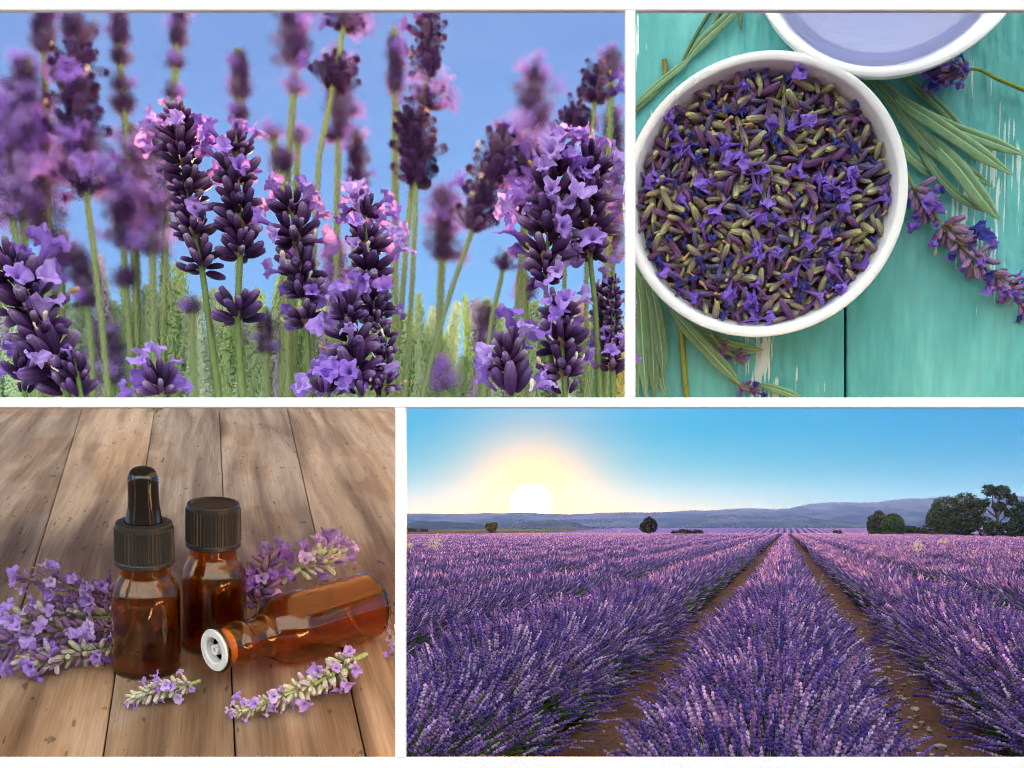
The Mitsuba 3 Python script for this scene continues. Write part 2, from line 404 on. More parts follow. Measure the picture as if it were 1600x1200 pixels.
for k in range(-34, 14):
    segs, t = [], 3.6
    while t < 232:
        L, det = (0.8, 2) if t < 13.5 else (1.6, 1) if t < 46 else (6.0, 0)
        x, y = row_x(k, t + L / 2), t + L / 2
        Xp = CX + F * x / y
        mrg = F * 1.4 / y + F * L * 0.3 / y
        if 625 - mrg < Xp < 1610 + mrg:
            segs.append((x, y, det))
        t += L / math.hypot(1, DIRX) * 0.99
    if not segs:
        continue
    key = uniq('lavender_row')
    lab(key, row_names.get(k, f'distant lavender row of the far {"left" if k < 0 else "right"} side, merging with its neighbours towards the horizon'), 'lavender row', 'lavender rows of the field')
    for x, y, det in segs:
        gname, nv = LODS[2 - det][0], LODS[2 - det][1]
        m = T().translate([x, y, rr.uniform(-0.03, 0.02)]).rotate([0, 0, 1], -ROWDIR + (180 if rr.random() < 0.5 else 0)).scale([rr.uniform(0.93, 1.05) * (1.0 if det == 2 else 0.92), 1.03, rr.uniform(0.90, 1.07)])
        bk = uniq(key + '__bush')
        labels[bk + '__flower_heads'] = {'kind': 'stuff'}
        labels[bk + '__stems'] = {'kind': 'stuff'}
        scene[bk] = inst(f'{gname}_{rr.integers(nv)}', np.array(m.matrix))

# the strip of field rising beyond the dip: rows too fine to tell apart
items = []
for i in range(-30, 46):
    n = 26
    t = np.linspace(236, 345, n)
    x0 = row_x(i, t) - 1.2
    z = (t - 236) / 109 * 1.55
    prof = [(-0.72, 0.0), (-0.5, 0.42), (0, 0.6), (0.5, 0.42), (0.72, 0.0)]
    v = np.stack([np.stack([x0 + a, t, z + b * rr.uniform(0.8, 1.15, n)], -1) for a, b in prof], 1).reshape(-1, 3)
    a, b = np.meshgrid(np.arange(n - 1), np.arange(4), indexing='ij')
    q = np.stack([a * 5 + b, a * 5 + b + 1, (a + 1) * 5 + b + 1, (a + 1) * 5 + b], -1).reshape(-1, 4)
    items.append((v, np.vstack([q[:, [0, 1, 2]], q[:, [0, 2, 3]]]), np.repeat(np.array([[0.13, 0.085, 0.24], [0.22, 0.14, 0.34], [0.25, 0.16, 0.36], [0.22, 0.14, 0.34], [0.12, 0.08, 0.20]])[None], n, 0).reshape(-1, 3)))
J = join(items)
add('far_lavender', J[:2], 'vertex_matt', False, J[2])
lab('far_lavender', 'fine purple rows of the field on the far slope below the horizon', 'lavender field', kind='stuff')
slope = np.array([[-60, 234, -0.05], [160, 234, -0.05], [180, 347, 1.5], [-60, 347, 1.5]])
add('far_slope', (slope, np.array([(0, 1, 2), (0, 2, 3)])), 'soil')
lab('far_slope', 'soil of the far slope under its fine lavender rows', kind='structure')


# ------------------------------------------------------------------ stones on the soil tracks
def stone_mesh(seed):
    m = trimesh.creation.icosphere(2, 1.0)
    v = np.array(m.vertices)
    r = np.random.default_rng(seed)
    for _ in range(7):
        nrm = unit(r.normal(0, 1, 3))
        c = r.uniform(0.55, 0.85)
        dd = v @ nrm
        v -= np.maximum(dd - c, 0)[:, None] * nrm
    v *= 1 + 0.18 * (meshkit.fbm(v * 1.7 + seed, 3) - 0.5)[:, None]
    return v * np.array([1.0, 0.8, 0.55]), np.array(m.faces)


STONES = [stone_mesh(s) for s in range(5)]
scene['stone_rock'] = {'type': 'diffuse', 'reflectance': mikit.proc(lambda p, n, uv: pmix((0.26, 0.19, 0.15), (0.50, 0.43, 0.38), mikit.fbm(p.x * 19, p.y * 19, p.z * 19)) * (0.6 + 0.6 * mikit.noise(p.x * 5, p.y * 5)))}
for i, (v, f) in enumerate(STONES):
    scene[f'stone_shape_{i}'] = {'type': 'shapegroup', 'rock': mikit.ply(mesh_of(v, f), 'stone_rock', smooth=40)}


def on_ground(X, Y):
    d = HEYE * F / (Y - CY)
    return np.array([(X - CX) / F * d, d, 0.0])


big = [(1383, 1062, 22), (1392, 1069, 12), (1388, 1042, 9), (1429, 1107, 15), (1414, 1092, 12), (1469, 1166, 20), (1424, 1166, 20), (1444, 1152, 8), (1406, 1087, 10), (1322, 974, 8), (1333, 991, 8), (1346, 1003, 10),
       (1337, 1000, 8), (1326, 985, 9), (1362, 1030, 9), (1398, 1100, 9), (1440, 1128, 10), (1452, 1140, 11), (1430, 1135, 9), (1420, 1120, 8), (1306, 945, 7), (1299, 930, 7), (1313, 960, 7), (1290, 915, 6), (995, 1158, 13), (1008, 1128, 9), (1040, 1072, 8),
       (1022, 1100, 8), (1436, 1175, 9), (1457, 1178, 10), (1478, 1180, 9), (1374, 1048, 8), (1357, 1016, 7), (1052, 1050, 7), (1014, 1146, 8), (986, 1178, 10)]
for i, (X, Y, w) in enumerate(big):
    p = on_ground(X, Y)
    s = w * 0.55 * p[1] / F
    key = uniq('stone')
    m = T().translate([p[0], p[1], s * 0.18 - 0.01]).rotate([0, 0, 1], rr.uniform(0, 360)).rotate([1, 0, 0], rr.uniform(-15, 15)).scale([s, s, s])
    scene[key] = inst(f'stone_shape_{i % 5}', np.array(m.matrix))
    if i == 0:
        lab(key, 'largest pale stone lying in the middle of the right soil track', 'stone')
    elif i == 5:
        lab(key, 'pale round stone at the near end of the right soil track', 'stone')
    else:
        lab(key, 'pale stone lying on the soil track beside the central lavender row', 'stone', 'stones on the soil tracks')
gv = []
for _ in range(1500):
    t = rr.uniform(4, 30) ** 1.0
    k = rr.choice([-0.5, 0.5, 0.5])
    x = row_x(k, t) + rr.normal(0, 0.13)
    v, f = STONES[rr.integers(5)]
    s = rr.uniform(0.008, 0.024)
    a = rr.uniform(0, 6.28)
    R = np.array([[math.cos(a), -math.sin(a), 0], [math.sin(a), math.cos(a), 0], [0, 0, 1]])
    ico = trimesh.creation.icosphere(0, 1.0)
    gv.append((np.array(ico.vertices) * rr.uniform(0.6, 1.2, (len(ico.vertices), 1)) * s * np.array([1, 0.8, 0.6]) @ R.T + [x, t, 0.0], ico.faces, np.array([0.27, 0.19, 0.15]) * rr.uniform(0.5, 1.6)))
J = join(gv)
add('gravel', J[:2], 'vertex_matt', False, J[2])
lab('gravel', 'small stones and clods scattered over the soil tracks', 'gravel', kind='stuff')


# ------------------------------------------------------------------ trees and shrubs
def tree(name, label, X, Ytop, wpx, depth, seed, lobes, leaf=0.3, n=5200, trunk=True, tone=(0.055, 0.065, 0.022), gap=0.44, base_open=0.1, group=None):
    """Crown of many leaves thrown through irregular lobes, on a trunk with limbs. lobes: (dx, z, rx, rz) in shares of width and height."""
    r = np.random.default_rng(seed)
    base = P(X, CY, depth)
    base[2] = 0.0
    H = EYE + (CY - Ytop) / F * depth
    Wm = wpx / F * depth
    key = uniq(name)
    lab(key, label, 'tree' if 'tree' in name else 'shrub', group)
    if trunk:
        tr = []
        p0, top = base + [0, 0, -0.2], base + [r.normal(0, 0.02) * Wm, 0, H * 0.62]
        pts = np.array([p0 + (top - p0) * s + np.array([0.02 * Wm * math.sin(3 * s + seed), 0, 0]) for s in np.linspace(0, 1, 7)])
        v, f = tube(pts, np.linspace(0.045 * H, 0.012 * H, 7), 7)
        tr.append((v, f, (0.06, 0.045, 0.035)))
        for dx, z, rx, rz in lobes:
            s = min(0.9, max(0.2, z - rz * 0.6))
            a = p0 + (top - p0) * min(1, s)
            b = base + np.array([dx * Wm, r.normal(0, 0.12) * Wm, z * H])
            mid = (a + b) / 2 + r.normal(0, 0.03, 3) * H
            v, f = tube(np.array([a, mid, b, b + (b - mid) * 0.6]), [0.016 * H, 0.012 * H, 0.007 * H, 0.002 * H], 5)
            tr.append((v, f, (0.06, 0.045, 0.035)))
        J = join(tr)
        add(key + '__trunk', J[:2], 'vertex_matt', True, J[2])
    pts, cols = [], []
    vol = np.array([l[2] * l[2] * l[3] for l in lobes])
    need = (n * vol / vol.sum()).astype(int)
    for (dx, z, rx, rz), m in zip(lobes, need):
        q = r.normal(0, 1, (m * 5, 3))
        q /= np.linalg.norm(q, axis=1, keepdims=True)
        q *= r.uniform(0.25, 1.0, (len(q), 1)) ** 0.45
        q = q * np.array([rx * Wm, rx * Wm * 0.9, rz * H]) + base + np.array([dx * Wm, r.normal(0, 0.06) * Wm, z * H])
        keep = meshkit.fbm(q * (2.6 / max(Wm * 0.22, 0.4)) + seed, 3) > gap
        q = q[keep & (q[:, 2] > 0.05)][:m]
        pts.append(q)
    q = np.vstack(pts)
    m = len(q)
    d1 = r.normal(0, 1, (m, 3))
    d1 /= np.linalg.norm(d1, axis=1, keepdims=True)
    d2 = np.cross(d1, r.normal(0, 1, (m, 3)))
    d2 /= np.linalg.norm(d2, axis=1, keepdims=True)
    s = leaf * r.uniform(0.6, 1.3, (m, 1))
    v = np.stack([q - d1 * s, q + d2 * s * 0.55, q + d1 * s, q - d2 * s * 0.55], 1).reshape(-1, 3)
    f = (np.arange(m)[:, None, None] * 4 + np.array([(0, 1, 2), (0, 2, 3)])[None]).reshape(-1, 3)
    c = np.array(tone) * r.uniform(0.6, 1.5, (m, 1)) * (1 + 0.25 * r.normal(0, 1, (m, 1)) * np.array([[1.0, 0.4, 0.0]])).clip(0.5, 1.6)
    add(key + '__crown', (v, f), 'vertex_matt', False, np.repeat(c, 4, 0))
    return key


tree('oak_tree', 'largest dense dark green tree standing at the right end of the field', 1497, 768, 100, 168, 3,
     [(-0.30, 0.38, 0.24, 0.34), (-0.14, 0.66, 0.22, 0.26), (0.08, 0.76, 0.22, 0.22), (0.10, 0.40, 0.26, 0.36), (-0.02, 0.28, 0.34, 0.25), (0.28, 0.60, 0.18, 0.22), (-0.42, 0.25, 0.12, 0.2), (0.34, 0.28, 0.16, 0.22)], 0.22, 9000, gap=0.40, tone=(0.05, 0.058, 0.018))
tree('oak_tree', 'open branched tree with sky between its limbs, right of the largest tree', 1560, 756, 66, 162, 8,
     [(-0.22, 0.88, 0.18, 0.11), (0.10, 0.84, 0.20, 0.14), (0.34, 0.72, 0.15, 0.12), (-0.30, 0.66, 0.14, 0.10), (0.02, 0.58, 0.17, 0.10), (0.30, 0.46, 0.15, 0.12), (-0.15, 0.18, 0.20, 0.15), (0.2, 0.16, 0.22, 0.14)], 0.20, 4600, gap=0.45, tone=(0.035, 0.045, 0.018))
tree('oak_tree', 'dark rounded tree cut off by the right edge of the field view', 1600, 779, 50, 150, 12,
     [(-0.1, 0.6, 0.3, 0.36), (0.2, 0.5, 0.3, 0.4), (-0.15, 0.3, 0.34, 0.28)], 0.22, 3600, gap=0.42, tone=(0.032, 0.044, 0.022))
tree('round_tree', 'brownish bushy tree, left one of the pair before the blue ridge', 1370, 797, 32, 176, 5,
     [(-0.18, 0.45, 0.34, 0.4), (0.12, 0.72, 0.30, 0.27), (0.1, 0.35, 0.36, 0.33)], 0.26, 2400, gap=0.42, tone=(0.06, 0.058, 0.02))
tree('round_tree', 'rounder green tree, right one of the pair before the blue ridge', 1396, 801, 40, 172, 6,
     [(0, 0.55, 0.42, 0.42), (-0.2, 0.40, 0.3, 0.36), (0.22, 0.38, 0.28, 0.34)], 0.26, 2800, gap=0.38, tone=(0.055, 0.08, 0.018))
tree('round_tree', 'lone dark rounded tree on the skyline left of the central rows', 1013, 807, 28, 190, 7,
     [(0.05, 0.70, 0.30, 0.28), (-0.22, 0.52, 0.26, 0.26), (0.26, 0.56, 0.24, 0.30), (0.0, 0.42, 0.30, 0.2)], 0.28, 2000, gap=0.44, tone=(0.045, 0.03, 0.016))
tree('round_tree', 'small sunlit tree on the skyline just left below the sun', 768, 815, 20, 260, 9,
     [(-0.2, 0.6, 0.3, 0.3), (0.2, 0.7, 0.3, 0.26), (0.1, 0.4, 0.3, 0.3)], 0.34, 900, gap=0.45, tone=(0.12, 0.08, 0.02))
for i, (X, Y, w, lb) in enumerate([(1424, 819, 20, 'low dark shrub just right of the rounder green tree'), (1440, 822, 22, 'low green shrub at the left foot of the largest tree'), (1056, 828, 16, 'low shrub at the left end of the skyline hedge right of the lone tree'),
                                   (1070, 825.5, 24, 'broadest low shrub in the skyline hedge right of the lone tree'), (1090, 826, 16, 'low shrub at the right end of the skyline hedge right of the lone tree'), (645, 824, 16, 'small dark shrub at the far left end of the skyline'),
                                   (662, 825, 14, 'second small dark shrub from the far left end of the skyline'), (1308, 827.5, 14, 'small low shrub on the skyline left of the pair of bushy trees')]):
    tree('low_shrub', lb, X, Y, w, 200 if X > 700 else 300, 40 + i, [(-0.2, 0.5, 0.3, 0.4), (0.2, 0.45, 0.32, 0.42), (0, 0.4, 0.36, 0.4)], 0.26, 700, trunk=False, gap=0.38, tone=(0.04, 0.045, 0.02))


# pale dry weeds standing above the rows
def weed(label, X, Y, hpx, depth, seed, spread):
    r = np.random.default_rng(seed)
    key = uniq('dry_weed')
    lab(key, label, 'weed')
    b = P(X, Y + hpx * 0.6, depth)
    st, fl = [], []
    for k in range(11):
        tip = P(X + r.normal(0, spread), Y - hpx * r.uniform(0.1, 0.6), depth + r.normal(0, 0.3))
        mid = (b + tip) / 2 + r.normal(0, 0.02, 3)
        v, f = tube(np.array([b, mid, tip]), [0.006, 0.005, 0.003], 4)
        st.append((v, f, (0.45, 0.36, 0.22)))
        for s in np.linspace(0.45, 1, 9):
            c = b + (tip - b) * s + r.normal(0, 0.025, 3)
            ico = trimesh.creation.icosphere(0, 1.0)
            fl.append((np.array(ico.vertices) * r.uniform(0.012, 0.024) + c, ico.faces, np.array([0.62, 0.53, 0.36]) * r.uniform(0.7, 1.2)))
    J = join(st)
    add(key + '__stems', J[:2], 'vertex_matt', False, J[2])
    J = join(fl)
    add(key + '__seed_heads', J[:2], 'vertex_matt', False, J[2])


weed('pale dry weed standing above the rows at the left edge of the field', 680, 848, 26, 40, 1, 10)
weed('pale dry weed half hidden at the very left edge of the field', 637, 852, 14, 42, 2, 6)
weed('pale dry weed standing among the rows on the right', 1432, 856, 20, 36, 3, 4)
weed('pale dry weed on the skyline just left of the lone tree', 968, 829, 9, 130, 4, 4)
weed('pale low weed beyond the weed among the right rows', 1475, 846, 9, 52, 5, 8)

# ------------------------------------------------------------------ lavender sprigs: buds, florets, withered florets
def bud_mesh(seed, slim=0.2, open_tip=True):
    prof = [(0.0, -0.02), (0.35, 0.02), (0.72, 0.16), (0.96, 0.36), (1.0, 0.58), (0.88, 0.80), (0.62, 0.96), (0.40, 0.99), (0.0, 0.90)]
    v, f = lathe([(a * slim, b, 1) for a, b in prof], 21, rib=lambda t: 0.11 * np.cos(7 * t))
    r = np.random.default_rng(seed)
    bend = r.normal(0, 0.10, 2)
    v[:, :2] += v[:, 2:3] ** 2 * bend
    v[:, :2] *= 1 + 0.16 * (meshkit.noise(v * 4 + seed) - 0.5)[:, None]
    return v, f


def floret_mesh(seed):
    """Open floret: narrow tube that flares into five ruffled lobes, two up and three down."""
    r = np.random.default_rng(seed)
    na, rows = 30, [(0.05, 0.0), (0.07, 0.3), (0.10, 0.58), (0.17, 0.74), (0.30, 0.86), (0.40, 0.90), (0.48, 0.88)]
    th = np.arange(na) * 2 * np.pi / na
    ph = r.uniform(0, 6.28)
    V = []
    for j, (rad, z) in enumerate(rows):
        g = max(0.0, (j - 2) / 4)
        lobe = 1 - g * (0.34 * (0.5 - 0.5 * np.cos(5 * th + ph)) ** 2.6 + 0.16 * np.sin(th * 2 + r.uniform(0, 6)) + 0.07 * np.sin(7 * th + r.uniform(0, 6)))
        ruf = g * 0.06 * np.sin(9 * th + r.uniform(0, 6)) + g * 0.16 * np.sin(2 * th + ph) + g * 0.09 * np.sin(3 * th + r.uniform(0, 6))
        rr_ = rad * lobe * (1 + g * 0.22 * np.cos(th + ph))
        V.append(np.stack([rr_ * np.cos(th), rr_ * np.sin(th), z + ruf + 0 * th], -1))
    v = np.vstack(V)
    i, j = np.meshgrid(np.arange(len(rows) - 1), np.arange(na), indexing='ij')
    q = np.stack([i * na + j, i * na + (j + 1) % na, (i + 1) * na + (j + 1) % na, (i + 1) * na + j], -1).reshape(-1, 4)
    return v, np.vstack([q[:, [0, 1, 2]], q[:, [0, 2, 3]]])


def crumpled_mesh(seed):
    v, f = floret_mesh(seed)
    z = np.clip(v[:, 2:3] - 0.2, 0, 1)
    v = v + np.stack([meshkit.fbm(v * 4.2 + seed + 9 * k, 3) - 0.5 for k in range(3)], -1) * z * 0.75
    v[:, :2] *= 0.80
    return v, f


def wither_mesh(seed):
    r = np.random.default_rng(seed)
    z = np.linspace(0, 1, 6)
    pts = np.stack([0.12 * np.sin(2.5 * z + r.uniform(0, 6)), 0.12 * np.cos(3 * z + r.uniform(0, 6)), z], -1)
    v, f = tube(pts, [0.10, 0.12, 0.10, 0.14, 0.18, 0.10], 7)
    v[:, :2] *= 1 + 0.5 * (meshkit.noise(v * 6 + seed) - 0.5)[:, None]
    return v, f


def gradient_colors(v, base, tip, rib=0.25, seed=0, nonlin=0):
    z = np.clip(v[:, 2], 0, 1)[:, None]
    z = z ** nonlin if nonlin else z
    c = np.array(base) * (1 - z) + np.array(tip) * z
    c = c * (1 + rib * np.cos(7 * np.arctan2(v[:, 1], v[:, 0])))[:, None]
    return np.clip(c * (0.8 + 0.4 * meshkit.noise(v * 7 + seed))[:, None], 0.003, 0.9)


BUDC = {   # base colour, tip colour of the calyx
    'dark': [((0.026, 0.005, 0.044), (0.20, 0.10, 0.30)), ((0.042, 0.008, 0.062), (0.26, 0.16, 0.34)), ((0.016, 0.004, 0.030), (0.13, 0.07, 0.22)), ((0.060, 0.015, 0.075), (0.34, 0.25, 0.40))],
    'grey': [((0.30, 0.26, 0.24), (0.24, 0.13, 0.26)), ((0.38, 0.40, 0.24), (0.46, 0.36, 0.44)), ((0.22, 0.13, 0.19), (0.30, 0.17, 0.30)), ((0.42, 0.45, 0.27), (0.50, 0.46, 0.38))],
    'pale': [((0.40, 0.46, 0.24), (0.58, 0.56, 0.44)), ((0.36, 0.40, 0.22), (0.56, 0.46, 0.52)), ((0.42, 0.42, 0.30), (0.52, 0.38, 0.50)), ((0.44, 0.50, 0.26), (0.60, 0.60, 0.44))],
    'dried': [((0.13, 0.055, 0.155), (0.42, 0.48, 0.19)), ((0.10, 0.04, 0.125), (0.20, 0.10, 0.24)), ((0.19, 0.15, 0.13), (0.35, 0.38, 0.17)), ((0.075, 0.06, 0.14), (0.15, 0.13, 0.30))],
    'mauve': [((0.30, 0.20, 0.26), (0.26, 0.14, 0.32)), ((0.22, 0.12, 0.22), (0.34, 0.20, 0.40)), ((0.32, 0.27, 0.22), (0.24, 0.12, 0.30)), ((0.20, 0.11, 0.20), (0.18, 0.10, 0.30))],
}
for fam, cols in BUDC.items():
    for i, (a, b) in enumerate(cols):
        v, f = bud_mesh(i + len(fam), 0.175 if fam != 'dried' else 0.142)
        scene[f'bud_{fam}_{i}'] = {'type': 'shapegroup', 'calyx': mikit.ply(mesh_of(v, f), 'vertex_bud', smooth=True, color=gradient_colors(v, a, b, 0.30, i, {'dark': 4.0, 'dried': 1.7}.get(fam, 0)))}
FLOC = {
    'violet': [((0.16, 0.06, 0.30), (0.35, 0.19, 0.68)), ((0.22, 0.09, 0.36), (0.43, 0.26, 0.74)), ((0.26, 0.13, 0.34), (0.50, 0.33, 0.78))],
    'lilac': [((0.40, 0.25, 0.50), (0.54, 0.36, 0.80)), ((0.36, 0.20, 0.50), (0.48, 0.30, 0.78)), ((0.48, 0.32, 0.54), (0.66, 0.50, 0.86))],
    'blue': [((0.16, 0.07, 0.30), (0.25, 0.15, 0.70)), ((0.20, 0.10, 0.38), (0.31, 0.19, 0.74)), ((0.05, 0.045, 0.22), (0.07, 0.075, 0.36))],
}
for fam, cols in FLOC.items():
    for i, (a, b) in enumerate(cols):
        v, f = floret_mesh(i * 3 + len(fam)) if fam != 'blue' else crumpled_mesh(i)
        z = np.clip((v[:, 2] - 0.2) / 0.6, 0, 1)[:, None]
        c = (np.array(a) * (1 - z) + np.array(b) * z) * (0.85 + 0.3 * meshkit.noise(v * 9 + i))[:, None]
        scene[f'floret_{fam}_{i}'] = {'type': 'shapegroup', 'corolla': mikit.ply(mesh_of(v, f), 'vertex_petal', smooth=True, color=np.clip(c, 0, 0.9))}
for i, c in enumerate([(0.62, 0.53, 0.40), (0.45, 0.28, 0.14), (0.68, 0.62, 0.55)]):
    v, f = wither_mesh(i)
    scene[f'wither_{i}'] = {'type': 'shapegroup', 'curl': mikit.ply(mesh_of(v, f), 'vertex_bud', smooth=True, color=np.clip(np.array(c) * (0.6 + 0.8 * meshkit.noise(v * 5))[:, None], 0, 0.85))}
SOFT = {g: (np.array(meshkit.WRITTEN[next(x for k, x in d.items() if k != 'type')['filename']][0]), np.array(meshkit.WRITTEN[next(x for k, x in d.items() if k != 'type')['filename']][1]),
            np.array(meshkit.WRITTEN[next(x for k, x in d.items() if k != 'type')['filename']][4])) for g, d in scene.items() if g.startswith(('bud_', 'floret_', 'wither_'))}


def bezier_poly(pts, n):
    pts = np.asarray(pts, float)
    s = np.concatenate([[0], np.cumsum(np.linalg.norm(np.diff(pts, axis=0), axis=1))])
    if s[-1] <= 0:
        return pts
    from scipy.interpolate import PchipInterpolator
    return PchipInterpolator(s, pts)(np.linspace(0, s[-1], n))


def plan_sprig(r, line, whorls, unit_m, bud_fam, flo_fam, flo_p, wither_p, splay=1.0, top_flo=0.0, dense=1.0, view=None):
    """line: dense 3-D axis from base to tip; whorls: (share of the axis, width in metres). Returns a list of (kind, group, matrix)."""
    out = []
    n = len(line)
    for wi, (s, W) in enumerate(whorls):
        k = min(n - 2, max(0, int(s * (n - 1))))
        c = line[k] + (line[k + 1] - line[k]) * (s * (n - 1) - k)
        ax = unit(line[min(n - 1, k + 2)] - line[max(0, k - 2)])
        R = frame_of(ax)
        last = wi == len(whorls) - 1
        L = 0.40 * W
        tiers = [(8, 76, -0.10, 1.0), (7, 52, 0.05, 1.0), (4, 28, 0.18, 0.9)] if not last else [(8, 62, -0.10, 1.0), (6, 38, 0.06, 0.95), (4, 14, 0.2, 0.85)]
        for m, psi, up, sc in tiers:
            m = max(3, int(round(m * dense * r.uniform(0.85, 1.1))))
            a0 = r.uniform(0, 6.28)
            for j in range(m):
                a = a0 + 2 * np.pi * (j + r.uniform(-0.25, 0.25)) / m
                p = math.radians(min(100, (psi + r.normal(0, 13)) * splay))
                rad = R[:, 0] * math.cos(a) + R[:, 1] * math.sin(a)
                d = ax * math.cos(p) + rad * math.sin(p)
                o = c + ax * W * (up * 0.9 + r.normal(0, 0.03)) + rad * 0.09 * W
                l = L * sc * r.uniform(0.66, 1.2)
                Rb = frame_of(d) @ np.array([[math.cos(a * 3), -math.sin(a * 3), 0], [math.sin(a * 3), math.cos(a * 3), 0], [0, 0, 1.0]])
                out.append(('bud', f'bud_{bud_fam}_{r.integers(4)}', matrix(Rb, o, l)))
                q = flo_p + (top_flo if wi >= len(whorls) - 2 else 0)
                if r.random() < q:
                    out.append(('floret', f'floret_{flo_fam}_{r.integers(3)}', matrix(Rb, o + d * l * 0.55, l * r.uniform(0.95, 1.3))))
                elif r.random() < wither_p:
                    out.append(('withered_floret', f'wither_{r.integers(3)}', matrix(frame_of(unit(d + 0.6 * ax)), o + d * l * 0.85, l * 0.55 * r.uniform(0.7, 1.1))))
    return out


def tip_first(pts, whorl_px):
    """Shares along the polyline (base to tip) of whorls given by their picture height."""
    return pts


def sprig(name, label, pts3, whorls, stem_r, seed, bud_fam='dark', flo_fam='violet', flo_p=0.12, wither_p=0.05, blur=0.0, group=None, stem_c=(0.10, 0.15, 0.05), top_flo=0.15, dense=1.0, splay=1.0, cat='lavender sprig', max_parts=290, ycut=None):
    r = np.random.default_rng(seed)
    key = uniq(name)
    lab(key, label, cat, group)
    line = bezier_poly(pts3, 60)
    items = plan_sprig(r, line, whorls, 1.0, bud_fam, flo_fam, flo_p, wither_p, splay, top_flo, dense)
    if ycut:
        items = [i for i in items if max(proj(i[2][:3, 3])[1], proj(i[2][:3, 3] + i[2][:3, 2] * 1.3)[1]) < ycut]
    if blur <= 0:
        v, f = tube(line, np.linspace(stem_r * 1.15, stem_r * 0.7, len(line)), 7)
        c = np.array(stem_c) * (0.75 + 0.5 * meshkit.noise(v * 900))[:, None]
        add(key + '__stem', (v, f), 'vertex_leaf', True, c)
        br = []
        for s, W in whorls:                       # papery bracts under each whorl
            if ycut and proj(line[int(s * (len(line) - 1))])[1] > ycut - 12:
                continue
            k = min(len(line) - 3, max(1, int(s * (len(line) - 1))))
            ax = unit(line[k + 1] - line[k - 1])
            R = frame_of(ax)
            for a in r.uniform(0, 6.28, 5):
                rad = R[:, 0] * math.cos(a) + R[:, 1] * math.sin(a)
                t_ = np.cross(ax, rad)
                o = line[k] - ax * W * 0.12
                L = W * 0.20
                br.append((np.array([o, o + rad * L * 0.6 + ax * L * 0.55 + t_ * L * 0.4, o + rad * L * 0.95 + ax * L * 1.1, o + rad * L * 0.6 + ax * L * 0.55 - t_ * L * 0.4]), np.array([(0, 1, 2), (0, 2, 3)]), np.array([0.26, 0.17, 0.09]) * r.uniform(0.6, 1.2)))
        if br:
            J = join(br)
            add(key + '__bracts', J[:2], 'vertex_leaf', False, J[2])
            labels[key + '__bracts'] = {'kind': 'stuff'}
        cnt = {}
        for kind, g, m in items:
            cnt[kind] = cnt.get(kind, 0) + 1
            if cnt[kind] <= max_parts:
                scene[uniq(f'{key}__{kind}')] = inst(g, m)
        return key
    # out of the plane of focus: each whorl is a soft bloom of very many tiny flecks, the stem a soft band of them
    u = line[30][1] / F
    for s, W in whorls:
        k = min(len(line) - 3, max(1, int(s * (len(line) - 1))))
        c = line[k] + (line[k + 1] - line[k]) * (s * (len(line) - 1) - k)
        if ycut and proj(c)[1] + 0.45 * W / u > ycut + 4:
            continue
        R = frame_of(unit(line[k + 1] - line[k - 1]))
        g = r.uniform(0, 6.28)
        R = R @ np.array([[math.cos(g), -math.sin(g), 0], [math.sin(g), math.cos(g), 0], [0, 0, 1.0]])
        ratio = blur * u / W
        size = 'fine' if ratio < 0.04 else 'soft' if ratio < 0.085 else 'dim'
        q = flo_p + (top_flo if s >= whorls[-1][0] - 1e-6 else 0)
        tone = 'violet' if r.random() < q * 1.5 else 'dark'
        scene[uniq(key + '__whorl')] = inst(f'bloom_{size}_{tone}_{r.integers(2)}', matrix(R, c, W))
    n = 5
    ends = bezier_poly(pts3, n + 1)
    if ycut:
        ends[0] = ends[0] + (ends[1] - ends[0]) * 0.02
    for i in range(n):
        d = ends[i + 1] - ends[i]
        R = frame_of(unit(d)) @ np.diag([stem_r * 0.35 + blur * u * 0.42, stem_r * 0.35 + blur * u * 0.42, np.linalg.norm(d)])
        scene[uniq(key + '__stem')] = inst('soft_stem_0', matrix(R, ends[i]))
    return key


BLOOMC = np.array([1.12, 1.15, 1.15])


def fleck_mesh(q, normal, size, r, long_axis=None):
    """Tiny three-cornered flecks at the points q, facing roughly along the given normals."""
    m = len(q)
    n = normal / (np.linalg.norm(normal, axis=1, keepdims=True) + 1e-9) + r.normal(0, 0.28, (m, 3))
    n /= np.linalg.norm(n, axis=1, keepdims=True)
    d1 = np.cross(n, r.normal(0, 1, (m, 3)))
    d1 /= np.linalg.norm(d1, axis=1, keepdims=True)
    d2 = np.cross(n, d1)
    s = size * r.uniform(0.7, 1.3, (m, 1))
    v = np.stack([q + d1 * s, q - d1 * s * 0.5 + d2 * s * 0.87, q - d1 * s * 0.5 - d2 * s * 0.87], 1).reshape(-1, 3)
    return v, np.arange(3 * m).reshape(-1, 3)


